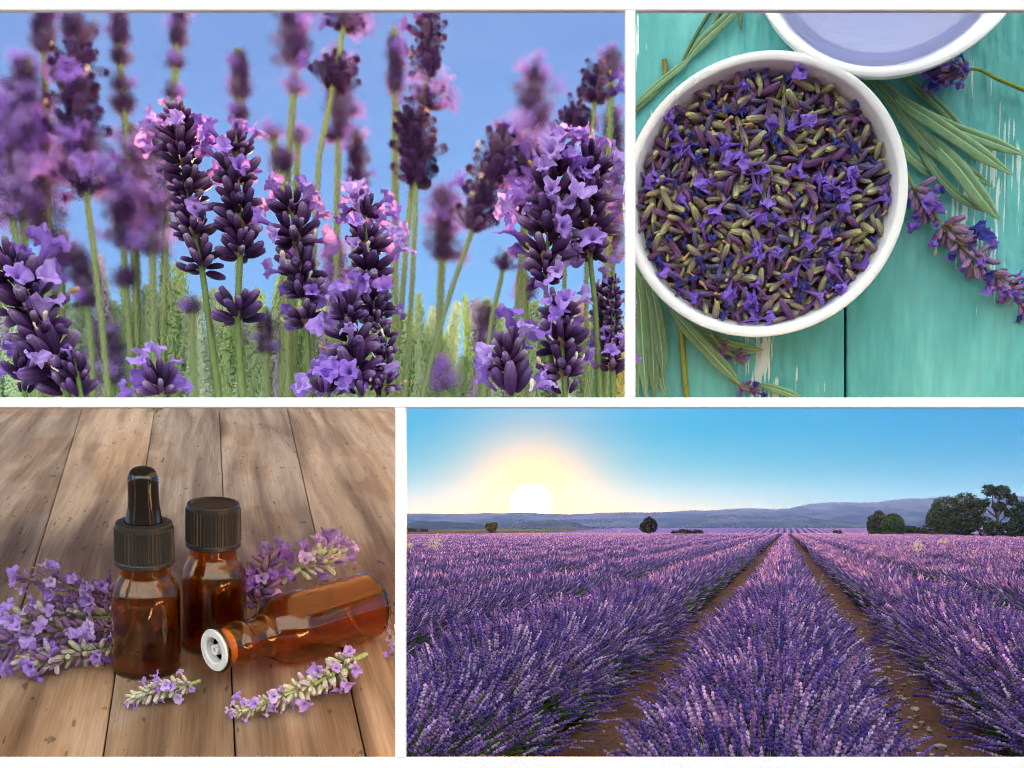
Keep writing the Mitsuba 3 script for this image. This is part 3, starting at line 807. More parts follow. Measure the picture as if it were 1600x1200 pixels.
def bloom_group(name, seed, fp, ratio, count, size):
    r = np.random.default_rng(seed)
    line = np.stack([np.zeros(60), np.zeros(60), np.linspace(-1, 1, 60)], 1)
    items = plan_sprig(r, line, [(0.5, 1.0), (2.0, 1.0)][:1] + [(0.499, 1.0)] * 0, 1.0, 'dark', 'violet', fp, 0.06, 1.0, 0.0, 1.15)
    w = np.array([np.linalg.norm(m[:3, 0]) ** 2 * (1.5 if k == 'floret' else 1.0) for k, g, m in items])
    n = (count * w / w.sum()).astype(int)
    pv, pc = [], []
    for (kind, g, m), c_ in zip(items, n):
        v, f, c = SOFT[g]
        tri = v[f[r.integers(len(f), size=c_)]]
        q = (tri * r.dirichlet([1, 1, 1], c_)[..., None]).sum(1)
        pv.append(q @ m[:3, :3].T + m[:3, 3] + r.normal(0, ratio, (c_, 3)))
        pc.append(np.repeat(c.mean(0)[None], c_, 0) * BLOOMC * r.uniform(0.93, 1.07, (c_, 1)))
    q, c = np.vstack(pv), np.vstack(pc)
    v, f = fleck_mesh(q, q * np.array([1, 1, 0.7]) + np.array([0, 0, 0.05]), size, r)
    scene[name] = {'type': 'shapegroup', 'bloom': mikit.ply(mesh_of(v, f), 'soft_bloom', smooth=False, color=np.repeat(np.clip(c, 0, 0.9), 3, 0))}


for size, ratio, count, fs in (('fine', 0.022, 32000, 0.0100), ('soft', 0.062, 20000, 0.0095), ('dim', 0.115, 11000, 0.015)):
    for tone, fp in (('dark', 0.06), ('violet', 0.50)):
        for i in range(2):
            bloom_group(f'bloom_{size}_{tone}_{i}', 31 + i, fp, ratio, count, fs)
r = np.random.default_rng(77)
for i, c in enumerate([(0.33, 0.42, 0.19), (0.46, 0.62, 0.34), (0.58, 0.70, 0.52), (0.40, 0.56, 0.26), (0.66, 0.70, 0.54), (0.54, 0.48, 0.62)]):
    m = 5200
    z = r.uniform(-0.01, 1.01, (m, 1)) if i == 0 else r.beta(0.9, 1.5, (m, 1))
    q = np.concatenate([r.normal(0, 1, (m, 2)) * (1.0 if i == 0 else 1.0 - 0.45 * z), z], 1)
    nn = np.concatenate([q[:, :2], np.zeros((m, 1))], 1) + 0.25 * r.normal(0, 1, (m, 3)) * [1, 1, 0]
    nn /= np.linalg.norm(nn, axis=1, keepdims=True)
    d1 = np.stack([-nn[:, 1], nn[:, 0], nn[:, 0] * 0], 1)
    ln = r.uniform(0.012, 0.03, (m, 1)) * np.array([[0, 0, 1.0]])
    wd = 0.22
    v = np.stack([q - d1 * wd, q + d1 * wd, q + ln], 1).reshape(-1, 3)
    scene[f'soft_stem_{i}'] = {'type': 'shapegroup', 'band': mikit.ply(mesh_of(v, np.arange(3 * m).reshape(-1, 3)), 'vertex_matt', smooth=False, color=np.repeat(np.clip(np.array(c) * r.uniform(0.93, 1.07, (m, 1)), 0, 0.9), 3, 0))}


# ------------------------------------------------------------------ upper left view: lavender spikes against the evening sky
def spike(label, axis, runs, depth, seed, blur=0.0, flo=0.12, top=0.2, wither=0.09, stem_px=8.0, fam='violet', dense=1.0, splay=1.0, step=0.47):
    """axis: pixels from tip to foot; runs: (y from, y to, width) of close whorls, or (y, y, width) for a single one."""
    ax = np.array(axis[::-1], float)
    if ax[0][1] < 626:
        k = (626 - ax[0][1]) / max(1e-6, ax[0][1] - ax[1][1])
        ax = np.vstack([[ax[0][0] + (ax[0][0] - ax[1][0]) * k * 0.6, 626], ax])
    ax[:, 1] = np.minimum(ax[:, 1], 627)
    r = np.random.default_rng(seed + 1000)
    pts = np.array([P(x, y, depth) for x, y in ax])
    dense_line = bezier_poly(pts, 240)
    yy = np.array([proj(p)[1] for p in dense_line])
    wh = []
    for y0, y1, w in runs:
        if y1 - y0 < 4:
            ys = [y0]
        else:
            n = max(2, int(round((y1 - y0) / (w * step))) + 1)
            ys = np.linspace(y1, y0, n)
        for y in ys:
            k = int(np.argmin(np.abs(yy - y)))
            end = 0.80 if y1 - y0 > 4 and y == ys[-1] else 1.0
            wh.append((k / 239.0, w * depth / F * r.uniform(0.9, 1.08) * end))
    wh.sort()
    return sprig('lavender_sprig', label, pts, wh, stem_px / 2 * depth / F, seed, 'dark', fam, flo, wither, blur, None, top_flo=top, dense=dense, splay=splay, stem_c=(0.14, 0.20, 0.06), ycut=619)


# sharp spikes in front
spike('tallest sharp spike left of centre, pale violet open florets on its tip', [(276, 165), (281, 215), (292, 290), (300, 350), (316, 425), (326, 500), (342, 632)], [(186, 362, 82), (412, 412, 84)], 0.462, 1, flo=0.02, top=0.50, stem_px=10, wither=0.03)
spike('sharp dark spike right beside the tallest left one, lowest whorl standing apart', [(368, 212), (372, 300), (376, 380), (371, 490), (374, 560), (380, 632)], [(232, 392, 88), (490, 490, 92)], 0.458, 2, flo=0.03, top=0.55, stem_px=10, wither=0.04)
spike('sharp spike with many violet florets, just right of the pair of tall dark spikes', [(452, 300), (463, 380), (472, 440), (480, 520), (486, 632)], [(325, 420, 96), (458, 458, 72), (503, 503, 72)], 0.466, 3, flo=0.22, top=0.10, stem_px=8)
spike('sharp spike crowned by two tufts of violet florets above the low clump', [(568, 305), (572, 380), (580, 450), (588, 515), (592, 632)], [(332, 476, 92), (500, 500, 60)], 0.470, 4, flo=0.10, top=0.45, stem_px=8)
spike('low sharp spike with violet florets at the bottom edge, under the two-tufted spike', [(540, 470), (550, 540), (566, 632)], [(492, 628, 100)], 0.450, 5, flo=0.20, top=0.05)
spike('low sharp spike leaning right beside the lower clump left of centre', [(600, 500), (602, 560), (598, 632)], [(520, 628, 56)], 0.455, 6, flo=0.02, top=0.0, dense=0.8)
spike('pale violet floret head just rising over the bottom edge below the clump', [(508, 604), (510, 632)], [(616, 616, 82)], 0.444, 7, flo=0.85, top=0.1)
spike('large sharp dark spike leaning in from the left edge near the bottom', [(10, 395), (40, 470), (72, 540), (110, 632)], [(422, 616, 116)], 0.452, 8, flo=0.12, top=0.05, wither=0.10, step=0.44)
spike('sharp violet spike half hidden in the bottom left corner', [(118, 560), (122, 590), (128, 632)], [(585, 628, 84)], 0.446, 9, flo=0.12, top=0.0, dense=0.8)
spike('sharp violet spike at the very left edge above the bottom corner', [(30, 545), (36, 590), (40, 632)], [(585, 626, 90)], 0.448, 10, flo=0.4, top=0.1, dense=0.7)
spike('small dark bud head just rising over the bottom edge in the lower left', [(250, 585), (254, 632)], [(606, 606, 82)], 0.450, 11, flo=0.06, top=0.1)
spike('large sharp spike with pale fringed florets, left of the close pair at right', [(866, 240), (864, 320), (852, 420), (858, 520), (868, 632)], [(262, 400, 104), (432, 432, 76)], 0.464, 12, flo=0.20, top=0.28, wither=0.08)
spike('large sharp spike with many florets, right one of the close pair at the right', [(922, 240), (920, 320), (922, 395), (930, 480), (937, 632)], [(262, 346, 92), (392, 392, 68)], 0.468, 13, flo=0.18, top=0.22, wither=0.06, stem_px=9)
spike('sharp dark spike rising from the bottom edge under the close pair at the right', [(872, 465), (878, 540), (884, 632)], [(488, 628, 86)], 0.455, 14, flo=0.08, top=0.10, wither=0.10)
spike('broad low head of violet florets at the bottom, left of a dark spike', [(786, 535), (795, 580), (800, 632)], [(562, 628, 118)], 0.448, 15, flo=0.22, top=0.10, wither=0.05)
spike('shaded dark spike behind the bare stem at the lower right', [(945, 440), (944, 500), (940, 632)], [(462, 540, 60)], 0.486, 16, flo=0.05, top=0.1, dense=0.9)
spike('small violet floret cluster low on the right beside a bare stem', [(954, 525), (956, 580), (958, 632)], [(548, 572, 62)], 0.470, 17, flo=0.5, top=0.1, dense=0.7)
spike('sharp bud spike cut by the right edge near the bottom', [(958, 425), (958, 500), (958, 632)], [(440, 560, 34)], 0.470, 18, flo=0.05, top=0.1, dense=0.7)
# spikes a little behind the plane of focus
M = 1.9
spike('tall bare stem with a floret whorl and a second whorl at the top edge', [(545, -10), (540, 40), (526, 110), (508, 180), (498, 250), (493, 320), (487, 632)], [(32, 32, 84), (122, 122, 92)], 0.500, 21, M, 0.25, 0.0, stem_px=9)
spike('tall spike in separate whorls reaching the top edge right of centre', [(664, -20), (668, 80), (668, 160), (650, 220), (640, 320), (630, 450), (612, 632)], [(18, 82, 62), (112, 112, 62), (158, 158, 72)], 0.510, 22, M, 0.12, 0.0, stem_px=9)
spike('plump spike right of centre below the tall separate whorls', [(640, 180), (648, 230), (650, 290), (646, 400), (632, 632)], [(200, 276, 86)], 0.506, 23, M, 0.16, 0.1, stem_px=8)
spike('leaning spike with rounded violet florets and a long bare slanting stem', [(786, 205), (762, 290), (736, 365), (724, 400), (698, 475), (658, 632)], [(232, 350, 84)], 0.498, 24, M, 0.28, 0.1, stem_px=8)
spike('dark whorl cluster near the top of the right edge', [(934, 108), (930, 160), (920, 260), (915, 632)], [(126, 150, 66)], 0.512, 25, M, 0.05, 0.15, wither=0.2, stem_px=7)
spike('dark whorl left of the cluster near the right edge', [(898, 175), (896, 210), (885, 320), (880, 632)], [(188, 206, 74)], 0.514, 26, M, 0.2, 0.1, stem_px=6)
spike('small dark whorl on a slanting stem left of the close pair', [(790, 395), (784, 430), (768, 500), (755, 632)], [(414, 414, 46)], 0.500, 27, M, 0.03, 0.0, stem_px=7)
spike('narrow dark spike left of the plump spike, near the centre', [(556, 205), (558, 250), (556, 300), (552, 420), (548, 632)], [(218, 290, 42)], 0.520, 28, M, 0.1, 0.1)
spike('violet whorls behind the leaning spike, just left of the close pair', [(818, 225), (822, 300), (812, 420), (800, 632)], [(232, 330, 78)], 0.522, 29, 2.6, 0.35, 0.1)
# soft spikes far behind
B = 4.4
soft = [
    ('blurred broad spike in the far upper left, the tallest of that soft group', [(120, 30), (118, 150), (128, 250), (150, 420), (170, 632)], [(55, 285, 100)], .25),
    ('blurred thin spike at the top edge in the far upper left', [(66, -20), (68, 60), (70, 120), (80, 632)], [(0, 76, 42)], .1),
    ('blurred spike at the left edge in the upper half', [(42, 95), (34, 200), (36, 320), (50, 632)], [(118, 220, 76)], .3),
    ('blurred spike low at the left edge of the soft group', [(14, 150), (10, 260), (30, 400), (60, 632)], [(165, 330, 70)], .45),
    ('blurred second spike leaning beside the tallest soft one', [(75, 200), (60, 320), (80, 420), (100, 632)], [(235, 360, 92)], .35),
    ('blurred thin spike of separate whorls second from left along the top edge', [(186, -20), (188, 100), (196, 200), (205, 320), (215, 632)], [(20, 60, 34), (95, 95, 38), (135, 135, 40), (168, 168, 46)], .12),
    ('blurred thin spike of separate whorls right of the second along the top edge', [(282, -20), (276, 80), (270, 160), (262, 300), (250, 632)], [(0, 66, 34), (100, 100, 34), (148, 148, 34)], .12),
    ('short blurred spike floating above the pair of tall dark spikes', [(372, 78), (376, 130), (374, 190), (372, 300), (380, 632)], [(92, 148, 34), (178, 178, 38)], .1),
    ('blurred spike cut by the top edge left of the tall bare stem', [(452, -20), (460, 60), (462, 130), (450, 260), (440, 632)], [(0, 92, 66), (140, 140, 36)], .25),
    ('blurred narrow spike right of the tall bare stem near the top', [(616, 45), (618, 100), (618, 160), (616, 632)], [(66, 140, 32)], .08),
    ('blurred spike behind the tall bare stem at mid height', [(528, 90), (530, 170), (528, 240), (524, 632)], [(108, 208, 62)], .3),
    ('blurred purple spike between the left soft group and the sharp pair', [(205, 195), (210, 280), (212, 370), (225, 632)], [(225, 330, 60)], .5),
    ('blurred dark spike just left of the tallest sharp spike', [(186, 260), (192, 350), (196, 440), (212, 632)], [(290, 375, 62), (440, 440, 44)], .1),
    ('blurred wide violet spike touching the tallest sharp spike on its left', [(236, 190), (242, 280), (238, 380), (246, 632)], [(235, 385, 74)], .45),
    ('blurred small whorl low between the left soft spikes', [(98, 370), (96, 410), (110, 632)], [(388, 405, 58)], .25),
    ('blurred brownish spike low in the left soft group', [(120, 395), (132, 440), (146, 632)], [(405, 470, 50)], .1),
    ('blurred round whorl right of the pair of tall dark spikes', [(424, 205), (440, 260), (450, 632)], [(212, 212, 34), (250, 262, 42)], .2),
    ('blurred tiny whorl beside the round one right of the pair', [(466, 205), (462, 300), (458, 632)], [(216, 216, 30)], .1),
    ('blurred violet spike right of centre at mid height', [(692, 300), (694, 350), (690, 410), (684, 632)], [(318, 395, 62)], .5),
    ('blurred tall violet spike above the close pair at the right', [(836, 108), (834, 170), (826, 260), (815, 632)], [(122, 215, 66)], .45),
    ('blurred spike at the top of the right edge', [(956, 80), (954, 110), (950, 632)], [(92, 112, 40)], .4),
    ('blurred dark spike at the right edge at mid height', [(957, 170), (956, 260), (950, 632)], [(188, 330, 40)], .12),
    ('blurred spike behind the right edge of the close pair', [(954, 290), (955, 360), (950, 632)], [(300, 400, 50)], .4),
    ('blurred whorl low behind the stems of the pair of tall dark spikes', [(300, 470), (300, 500), (305, 632)], [(482, 482, 34)], .1),
    ('blurred violet patch of florets behind the stem at lower left', [(165, 500), (168, 560), (172, 632)], [(520, 590, 52)], .5),
    ('blurred dark spike low between the two sharp stems and the third spike', [(414, 480), (416, 560), (418, 632)], [(500, 545, 30)], .05),
    ('blurred violet spike low in the centre of the green stems', [(688, 560), (690, 632)], [(580, 620, 46)], .5),
    ('blurred violet spike low among the stems right of centre', [(760, 470), (758, 560), (752, 632)], [(490, 535, 34)], .4),
    ('blurred pale violet whorl low left of the close pair', [(822, 430), (822, 632)], [(448, 460, 36)], .7),
    ('blurred violet spike between the third spike and the two-tufted spike', [(524, 380), (524, 430), (520, 632)], [(392, 470, 44)], .5),
]
for i, (lb, axis, runs, fl) in enumerate(soft):
    spike(lb, axis, runs, 0.545 + 0.03 * ((i * 7) % 10) / 10, 60 + i, B * (0.85 + 0.3 * ((i * 3) % 7) / 7), fl, 0.05, wither=0.08, stem_px=7, dense=0.9)

# soft green stems and leaves low behind the spikes
r = np.random.default_rng(5)
lab('soft_greenery', 'blurred mass of green lavender stems and leaves low behind the spikes', 'greenery', kind='stuff')
for i in range(230):
    x0 = r.uniform(-20, 965)
    rightness = np.clip((x0 - 150) / 450, 0, 1)
    top = r.uniform(380 + 75 * rightness, 560) if r.random() < 0.35 else r.uniform(450, 590)
    lean = r.normal(-6 if x0 > 600 else 12 if x0 < 260 else 0, 16)
    d = r.uniform(0.58, 0.66)
    a, b = P(x0, 627, d), P(x0 - lean, top, d)
    w = d / F * r.uniform(5.0, 12.0)
    R = frame_of(unit(b - a)) @ np.diag([w, w, np.linalg.norm(b - a)])
    scene[f'soft_greenery__{i + 1:03d}'] = inst(f'soft_stem_{r.choice([1, 2, 3, 4, 5], p=[.40, .22, .28, .03, .07])}', matrix(R, a))

# ------------------------------------------------------------------ upper right view: bowls on turquoise boards
INTO = unit([0.20, 1.0, 0.12])                # the boards stand square to this direction
BC = P(1297, 318, 0.49) + INTO * 0.050


def Q(X, Y, h=0.0):
    """The point h metres in front of the painted boards that is seen at pixel (X, Y)."""
    ray = np.array([(X - CX) / F, 1.0, (CY - Y) / F])
    t = (INTO @ (BC - np.array([0, 0, EYE])) - h) / (INTO @ ray)
    return np.array([0, 0, EYE]) + ray * t


BX = unit(np.cross(INTO, [0, 0, 1]))
BY = np.cross(BX, INTO)                       # up along the boards
BR = np.stack([BX, BY, -INTO], 1)
UB = np.linalg.norm(Q(1297, 318) - Q(1298, 318))   # metres per pixel on the boards


def paint(p, n, uv):
    u = p.x * float(BX[0]) + p.y * float(BX[1]) + p.z * float(BX[2])
    w = p.x * float(BY[0]) + p.y * float(BY[1]) + p.z * float(BY[2])
    broad = mikit.fbm(u * 28, w * 9, 1.0, 4)
    fine = mikit.fbm(u * 420, w * 60, 2.0, 3)
    c = pmix((0.080, 0.395, 0.40), (0.150, 0.53, 0.53), mikit.smoothstep(0.25, 0.75, broad)) * (0.86 + 0.28 * fine)
    streak = mikit.fbm(u * 900, w * 55, 5.0, 3)
    patch = mikit.fbm(u * 30 + 3.3, w * 14 + 1.2, 9.0, 3)
    worn = mikit.smoothstep(0.69, 0.735, streak * 0.45 + patch * 0.62)
    c = c * (1 - worn) + mi.Color3f(0.66, 0.80, 0.76) * worn
    return c


def paint_relief(p, n, uv):
    u = p.x * float(BX[0]) + p.y * float(BX[1]) + p.z * float(BX[2])
    w = p.x * float(BY[0]) + p.y * float(BY[1]) + p.z * float(BY[2])
    return mikit.fbm(u * 300, w * 45, 2.0, 3) + 0.5 * mikit.fbm(u * 240, w * 190, 4.0, 3)


scene['turquoise_paint'] = {'type': 'bumpmap', 'scale': 0.0011, 'tex': mikit.proc(paint_relief, 4e-4), 'bsdf': {'type': 'principled', 'base_color': mikit.proc(paint), 'roughness': 0.48, 'specular': 0.4}}


def board(key, corners, place, thick, bsdf, normal, bevel):
    """A plank whose top face has these four corners, with a rounded arris."""
    c = np.array(corners)
    n = np.asarray(normal)
    mid = c.mean(0)
    rows = []
    for inset, dep in ((bevel * 3, 0.0), (bevel * 1.2, bevel * 0.25), (0.0, bevel * 1.3), (0.0, thick)):
        rows.append(np.array([q + inset * (unit(c[(i + 1) % 4] - q) + unit(c[i - 1] - q)) - n * dep for i, q in enumerate(c)]))
    v = np.vstack(rows + [rows[-1].mean(0)[None]])
    f = [(0, 1, 2), (0, 2, 3)]
    for k in range(3):
        for i in range(4):
            a, b = 4 * k + i, 4 * k + (i + 1) % 4
            f += [(a, a + 4, b + 4), (a, b + 4, b)]
    f += [(12 + (i + 1) % 4, 12 + i, 16) for i in range(4)]
    f = np.array(f)
    if np.cross(c[1] - c[0], c[2] - c[0]) @ n < 0:
        f = f[:, ::-1]
    add(key, (v, f), bsdf)


lab('painted_boards', 'turquoise painted wooden boards with white worn scratches under the bowls', 'boards')
gaps = [(985, 985), (1321.0, 1321.0), (1640, 1640), (1900, 1900)]
for i in range(3):
    g = 2.0
    a, b = gaps[i], gaps[i + 1]
    pts = [Q(a[0] + (0 if i == 0 else g), 629), Q(b[0] - g, 629), Q(b[1] - g, -330), Q(a[1] + (0 if i == 0 else g), -330)]
    board(uniq('painted_boards__plank'), pts, None, 0.012, 'turquoise_paint', -INTO, 0.0005)
# bare wooden batten behind the joint
v = np.array([Q(986, 628, -0.013), Q(1890, 628, -0.013), Q(1890, -325, -0.013), Q(986, -325, -0.013)])
scene['bare_wood'] = two({'type': 'diffuse', 'reflectance': mikit.proc(lambda p, n, uv: pmix((0.24, 0.16, 0.10), (0.34, 0.24, 0.15), mikit.fbm(p.x * 300, p.y * 40, p.z * 40)))})
add('painted_boards__batten', (v, np.array([(0, 1, 2), (0, 2, 3)])), 'bare_wood')


def bowl(label, X, Y, rpx, rim_h, name='bowl'):
    """A white porcelain bowl standing on the boards; its rim circle is seen at (X, Y) with radius rpx."""
    c = Q(X, Y, rim_h)
    R = rpx * c[1] / F * 0.985
    foot = c + INTO * rim_h
    H, t = rim_h, R * 0.074
    prof = [(0, H * 0.02), (R * 0.50, H * 0.02), (R * 0.54, 0.0), (R * 0.60, 0.0), (R * 0.62, H * 0.04), (R * 0.80, H * 0.16), (R * 0.92, H * 0.42), (R * 0.985, H * 0.8), (R, H * 0.965), (R * 0.996, H * 0.99), (R - t * 0.3, H * 1.0), (R - t * 0.75, H * 0.995), (R - t, H * 0.97),
            (R * 0.985 - t, H * 0.8), (R * 0.91 - t, H * 0.45), (R * 0.78 - t, H * 0.22), (R * 0.5, H * 0.11), (0, H * 0.09)]
    s = np.linspace(0, 1, 3)[1:]
    v, f = lathe(prof, 128, BR, foot)
    key = uniq(name)
    add(key, (v, f), 'porcelain', 50)
    lab(key, label, 'bowl')
    return c, R, foot, t


bc, bR, bfoot, bt = bowl('round white porcelain bowl heaped with dried lavender buds', 1190, 306, 221, 0.040)
wc, wR, wfoot, wt = bowl('white porcelain bowl of pale lavender liquid, cut off by the top edge', 1396, -112, 225, 0.040)
HB = 0.040
scene['lavender_water'] = {'type': 'dielectric', 'int_ior': 1.33}
scene['lavender_dye'] = {'type': 'homogeneous', 'albedo': rgb(0.62, 0.64, 0.90), 'sigma_t': rgb(0.95, 0.90, 0.62), 'scale': 42.0}
v, f = lathe([(0, HB * 0.12), (wR * 0.5, HB * 0.125), (wR * 0.78 - wt - 0.0004, HB * 0.24), (wR * 0.91 - wt - 0.0006, HB * 0.46), (wR * 0.935 - wt - 0.0006, HB * 0.60), (0, HB * 0.60)], 96, BR, wfoot)
add('lavender_tea', (v, f), 'lavender_water', 30)
scene['lavender_tea']['interior'] = {'type': 'ref', 'id': 'lavender_dye'}
lab('lavender_tea', 'pale lavender blue liquid filling the upper white bowl', 'liquid')

# the heap of dried buds
r = np.random.default_rng(21)
Ri = bR - bt - 0.0006
top_h = lambda q: HB * (0.72 + 0.20 * (1 - q * q))             # gentle heap


def dome_point(x, y, lift):
    q = min(1.0, math.hypot(x, y) / Ri)
    return bfoot + BX * x + BY * y - INTO * (top_h(q) + lift)


blen = 33 * bc[1] / F


def lay(x, y, lift, tilt, l):
    a = r.uniform(0, 6.28)
    q = math.hypot(x, y) / Ri
    d = BX * math.cos(a) + BY * math.sin(a) - INTO * tilt
    R_ = frame_of(unit(d), -INTO)
    g = r.uniform(0, 6.28)
    R_ = R_ @ np.array([[math.cos(g), -math.sin(g), 0], [math.sin(g), math.cos(g), 0], [0, 0, 1.0]])
    return matrix(R_, dome_point(x, y, lift) - unit(d) * l * 0.5, l)


# dark mass below, then a joined under-layer, then the single buds on top
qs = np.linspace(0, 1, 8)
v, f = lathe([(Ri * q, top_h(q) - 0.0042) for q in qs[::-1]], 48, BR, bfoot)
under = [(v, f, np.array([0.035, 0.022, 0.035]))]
for i in range(960):
    a, q = r.uniform(0, 6.28), math.sqrt(r.random()) * 0.965
    m = lay(Ri * q * math.cos(a), Ri * q * math.sin(a), -0.0032 + r.uniform(-0.0016, 0.0016), r.normal(0, 0.4), blen * r.uniform(0.75, 1.05))
    bv, bf, bcx = SOFT[f'bud_dried_{r.integers(4)}']
    under.append((bv @ m[:3, :3].T + m[:3, 3], bf, bcx))
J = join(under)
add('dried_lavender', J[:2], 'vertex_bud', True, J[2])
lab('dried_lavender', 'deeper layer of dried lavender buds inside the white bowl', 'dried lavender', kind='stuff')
spots, tries = [], 0
while len(spots) < 520 and tries < 60000:
    tries += 1
    a, q = r.uniform(0, 6.28), math.sqrt(r.random()) * 0.955
    x, y = Ri * q * math.cos(a), Ri * q * math.sin(a)
    if all((x - s[0]) ** 2 + (y - s[1]) ** 2 > (blen * 0.41) ** 2 for s in spots):
        spots.append((x, y))
r.shuffle(spots)
kinds = {'bud_dried_0': ('dried_bud', 'dried bud, purple with a green end, lying in the white bowl', 'dried bud', 'green ended dried buds in the bowl'),
         'bud_dried_1': ('dried_bud', 'wholly purple dried bud lying in the white bowl', 'dried bud', 'purple dried buds in the bowl'),
         'bud_dried_2': ('dried_bud', 'olive and purple dried bud lying in the white bowl', 'dried bud', 'olive dried buds in the bowl'),
         'bud_dried_3': ('dried_bud', 'grey blue dried bud lying in the white bowl', 'dried bud', 'grey blue dried buds in the bowl'),
         'floret_blue_0': ('dried_floret', 'open blue violet floret lying on the dried buds in the bowl', 'floret', 'blue violet florets in the bowl'),
         'floret_blue_1': ('dried_floret', 'open bright violet floret lying on the dried buds in the bowl', 'floret', 'bright violet florets in the bowl'),
         'floret_blue_2': ('dried_floret', 'shrivelled dark blue floret lying on the dried buds in the bowl', 'floret', 'dark blue florets in the bowl'),
         'wither_1': ('dried_bract', 'curled brown bract lying on the dried buds in the bowl', 'bract', 'brown bracts in the bowl')}
for i, (x, y) in enumerate(spots):
    if i < 296:
        g, l, lift = f'bud_dried_{r.choice(4, p=[.38, .26, .2, .16])}', blen * r.uniform(0.6, 1.22), r.uniform(-0.0006, 0.0024)
    elif i < 352:
        g, l, lift = f'floret_blue_{r.integers(2)}', blen * r.uniform(0.95, 1.3), r.uniform(0.002, 0.0035)
    elif i < 404:
        g, l, lift = 'floret_blue_2', blen * r.uniform(0.45, 0.7), r.uniform(0.0015, 0.003)
    elif i < 446:
        g, l, lift = 'wither_1', blen * r.uniform(0.35, 0.6), r.uniform(0.0015, 0.003)
    else:
        break
    nm, lb, ct, gr = kinds[g]
    key = uniq(nm)
    scene[key] = inst(g, lay(x, y, lift, r.normal(0.05, 0.45), l))
    lab(key, lb, ct, gr)


# leaves, stems and sprigs lying on the boards
def blade(pts3, width, normal, fold=0.35, n=26, seed=0, taper=(0.35, 0.8)):
    """A narrow leaf with a sunken midrib and rolled edges."""
    line = bezier_poly(pts3, n)
    r_ = np.random.default_rng(seed)
    s = np.linspace(0, 1, n)
    w = width * np.clip(np.minimum(taper[0] + s * 2.2, 1.0), 0, 1) * np.clip((1 - s) * 4.5, 0.03, 1) ** 0.75
    v, c = [], []
    base = np.array([0.17, 0.295, 0.16]) * r_.uniform(0.72, 1.3)
    for i in range(n):
        t = unit(line[min(n - 1, i + 1)] - line[max(0, i - 1)])
        sd = unit(np.cross(t, normal))
        up = np.cross(sd, t)
        for u, h, k in ((-1, -0.24, 0.95), (-0.86, 0.02, 1.25), (-0.5, 0.10, 0.9), (-0.14, 0.02, 0.8), (0, -0.10, 2.3), (0.14, 0.02, 0.8), (0.5, 0.10, 0.9), (0.86, 0.02, 1.25), (1, -0.24, 0.95)):
            v.append(line[i] + sd * u * w[i] / 2 + up * h * w[i] * fold * 1.6)
            c.append(base * k * (0.9 + 0.2 * r_.random()))
    v = np.array(v)
    a, b = np.meshgrid(np.arange(n - 1), np.arange(8), indexing='ij')
    q = np.stack([a * 9 + b, a * 9 + b + 1, (a + 1) * 9 + b + 1, (a + 1) * 9 + b], -1).reshape(-1, 4)
    return v, np.vstack([q[:, [0, 1, 2]], q[:, [0, 2, 3]]]), np.array(c)


leaf_seed = [0]


def leaf_on_boards(key, px, width_px, h0=0.002, h1=0.004, arch=0.004):
    n = len(px)
    pts = [Q(x, y, h0 + (h1 - h0) * i / (n - 1) + arch * math.sin(math.pi * i / (n - 1))) for i, (x, y) in enumerate(px)]
    leaf_seed[0] += 1
    v, f, c = blade(pts, width_px * UB, -INTO, seed=leaf_seed[0])
    add(key, (v, f), 'vertex_leaf', True, c)


def stem_on_boards(key, px, width_px, color, h=0.0025, arch=0.0):
    n = len(px)
    pts = bezier_poly([Q(x, y, h + arch * math.sin(math.pi * i / max(1, n - 1))) for i, (x, y) in enumerate(px)], 24)
    v, f = tube(pts, width_px / 2 * UB, 7)
    add(key, (v, f), 'vertex_leaf', True, np.array(color) * (0.8 + 0.4 * meshkit.noise(v * 700))[:, None])


def leaf_sprig(label, leaves, stems=(), name='leafy_sprig'):
    key = uniq(name)
    lab(key, label, 'leafy sprig')
    for i, (px, w, h1, arch) in enumerate(leaves):
        leaf_on_boards(uniq(key + '__leaf'), px, w, 0.002 + 0.0007 * i, h1, arch)
    for px, w, c in stems:
        stem_on_boards(uniq(key + '__stem'), px, w, c)
    return key


leaf_sprig('fan of grey green narrow leaves spreading from under the upper bowl to the lower right', [
    ([(1410, 118), (1450, 150), (1490, 190), (1515, 225), (1525, 258)], 17, 0.003, 0.002),
    ([(1330, 112), (1346, 130), (1360, 140), (1362, 150)], 10, 0.003, 0.001),
    ([(1352, 118), (1390, 150), (1420, 190), (1455, 230), (1486, 262)], 21, 0.008, 0.004),
    ([(1400, 148), (1440, 176), (1490, 200), (1545, 220), (1606, 244)], 20, 0.006, 0.003),
    ([(1380, 128), (1420, 165), (1460, 190), (1520, 230), (1583, 274)], 22, 0.011, 0.005),
    ([(1425, 195), (1455, 222), (1490, 250), (1525, 275), (1551, 292)], 16, 0.005, 0.003),
    ([(1440, 205), (1472, 235), (1505, 270), (1535, 310), (1562, 344)], 26, 0.009, 0.004),
    ([(1428, 200), (1450, 250), (1480, 290), (1515, 318), (1540, 331)], 13, 0.005, 0.002),
    ([(1398, 205), (1420, 240), (1445, 262), (1472, 281)], 17, 0.003, 0.001)])
leaf_sprig('bundle of long green leaves at the lower left, passing under the heaped bowl', [
    ([(990, 410), (1000, 470), (1004, 540), (1010, 626)], 20, 0.006, 0.003),
    ([(1002, 425), (1014, 480), (1020, 550), (1022, 626)], 20, 0.008, 0.004),
    ([(1012, 430), (1026, 490), (1034, 550), (1036, 586)], 21, 0.010, 0.004),
    ([(1004, 430), (1016, 510), (1028, 580), (1042, 626)], 16, 0.005, 0.002),
    ([(985, 400), (990, 480), (992, 560), (996, 626)], 18, 0.005, 0.002)])
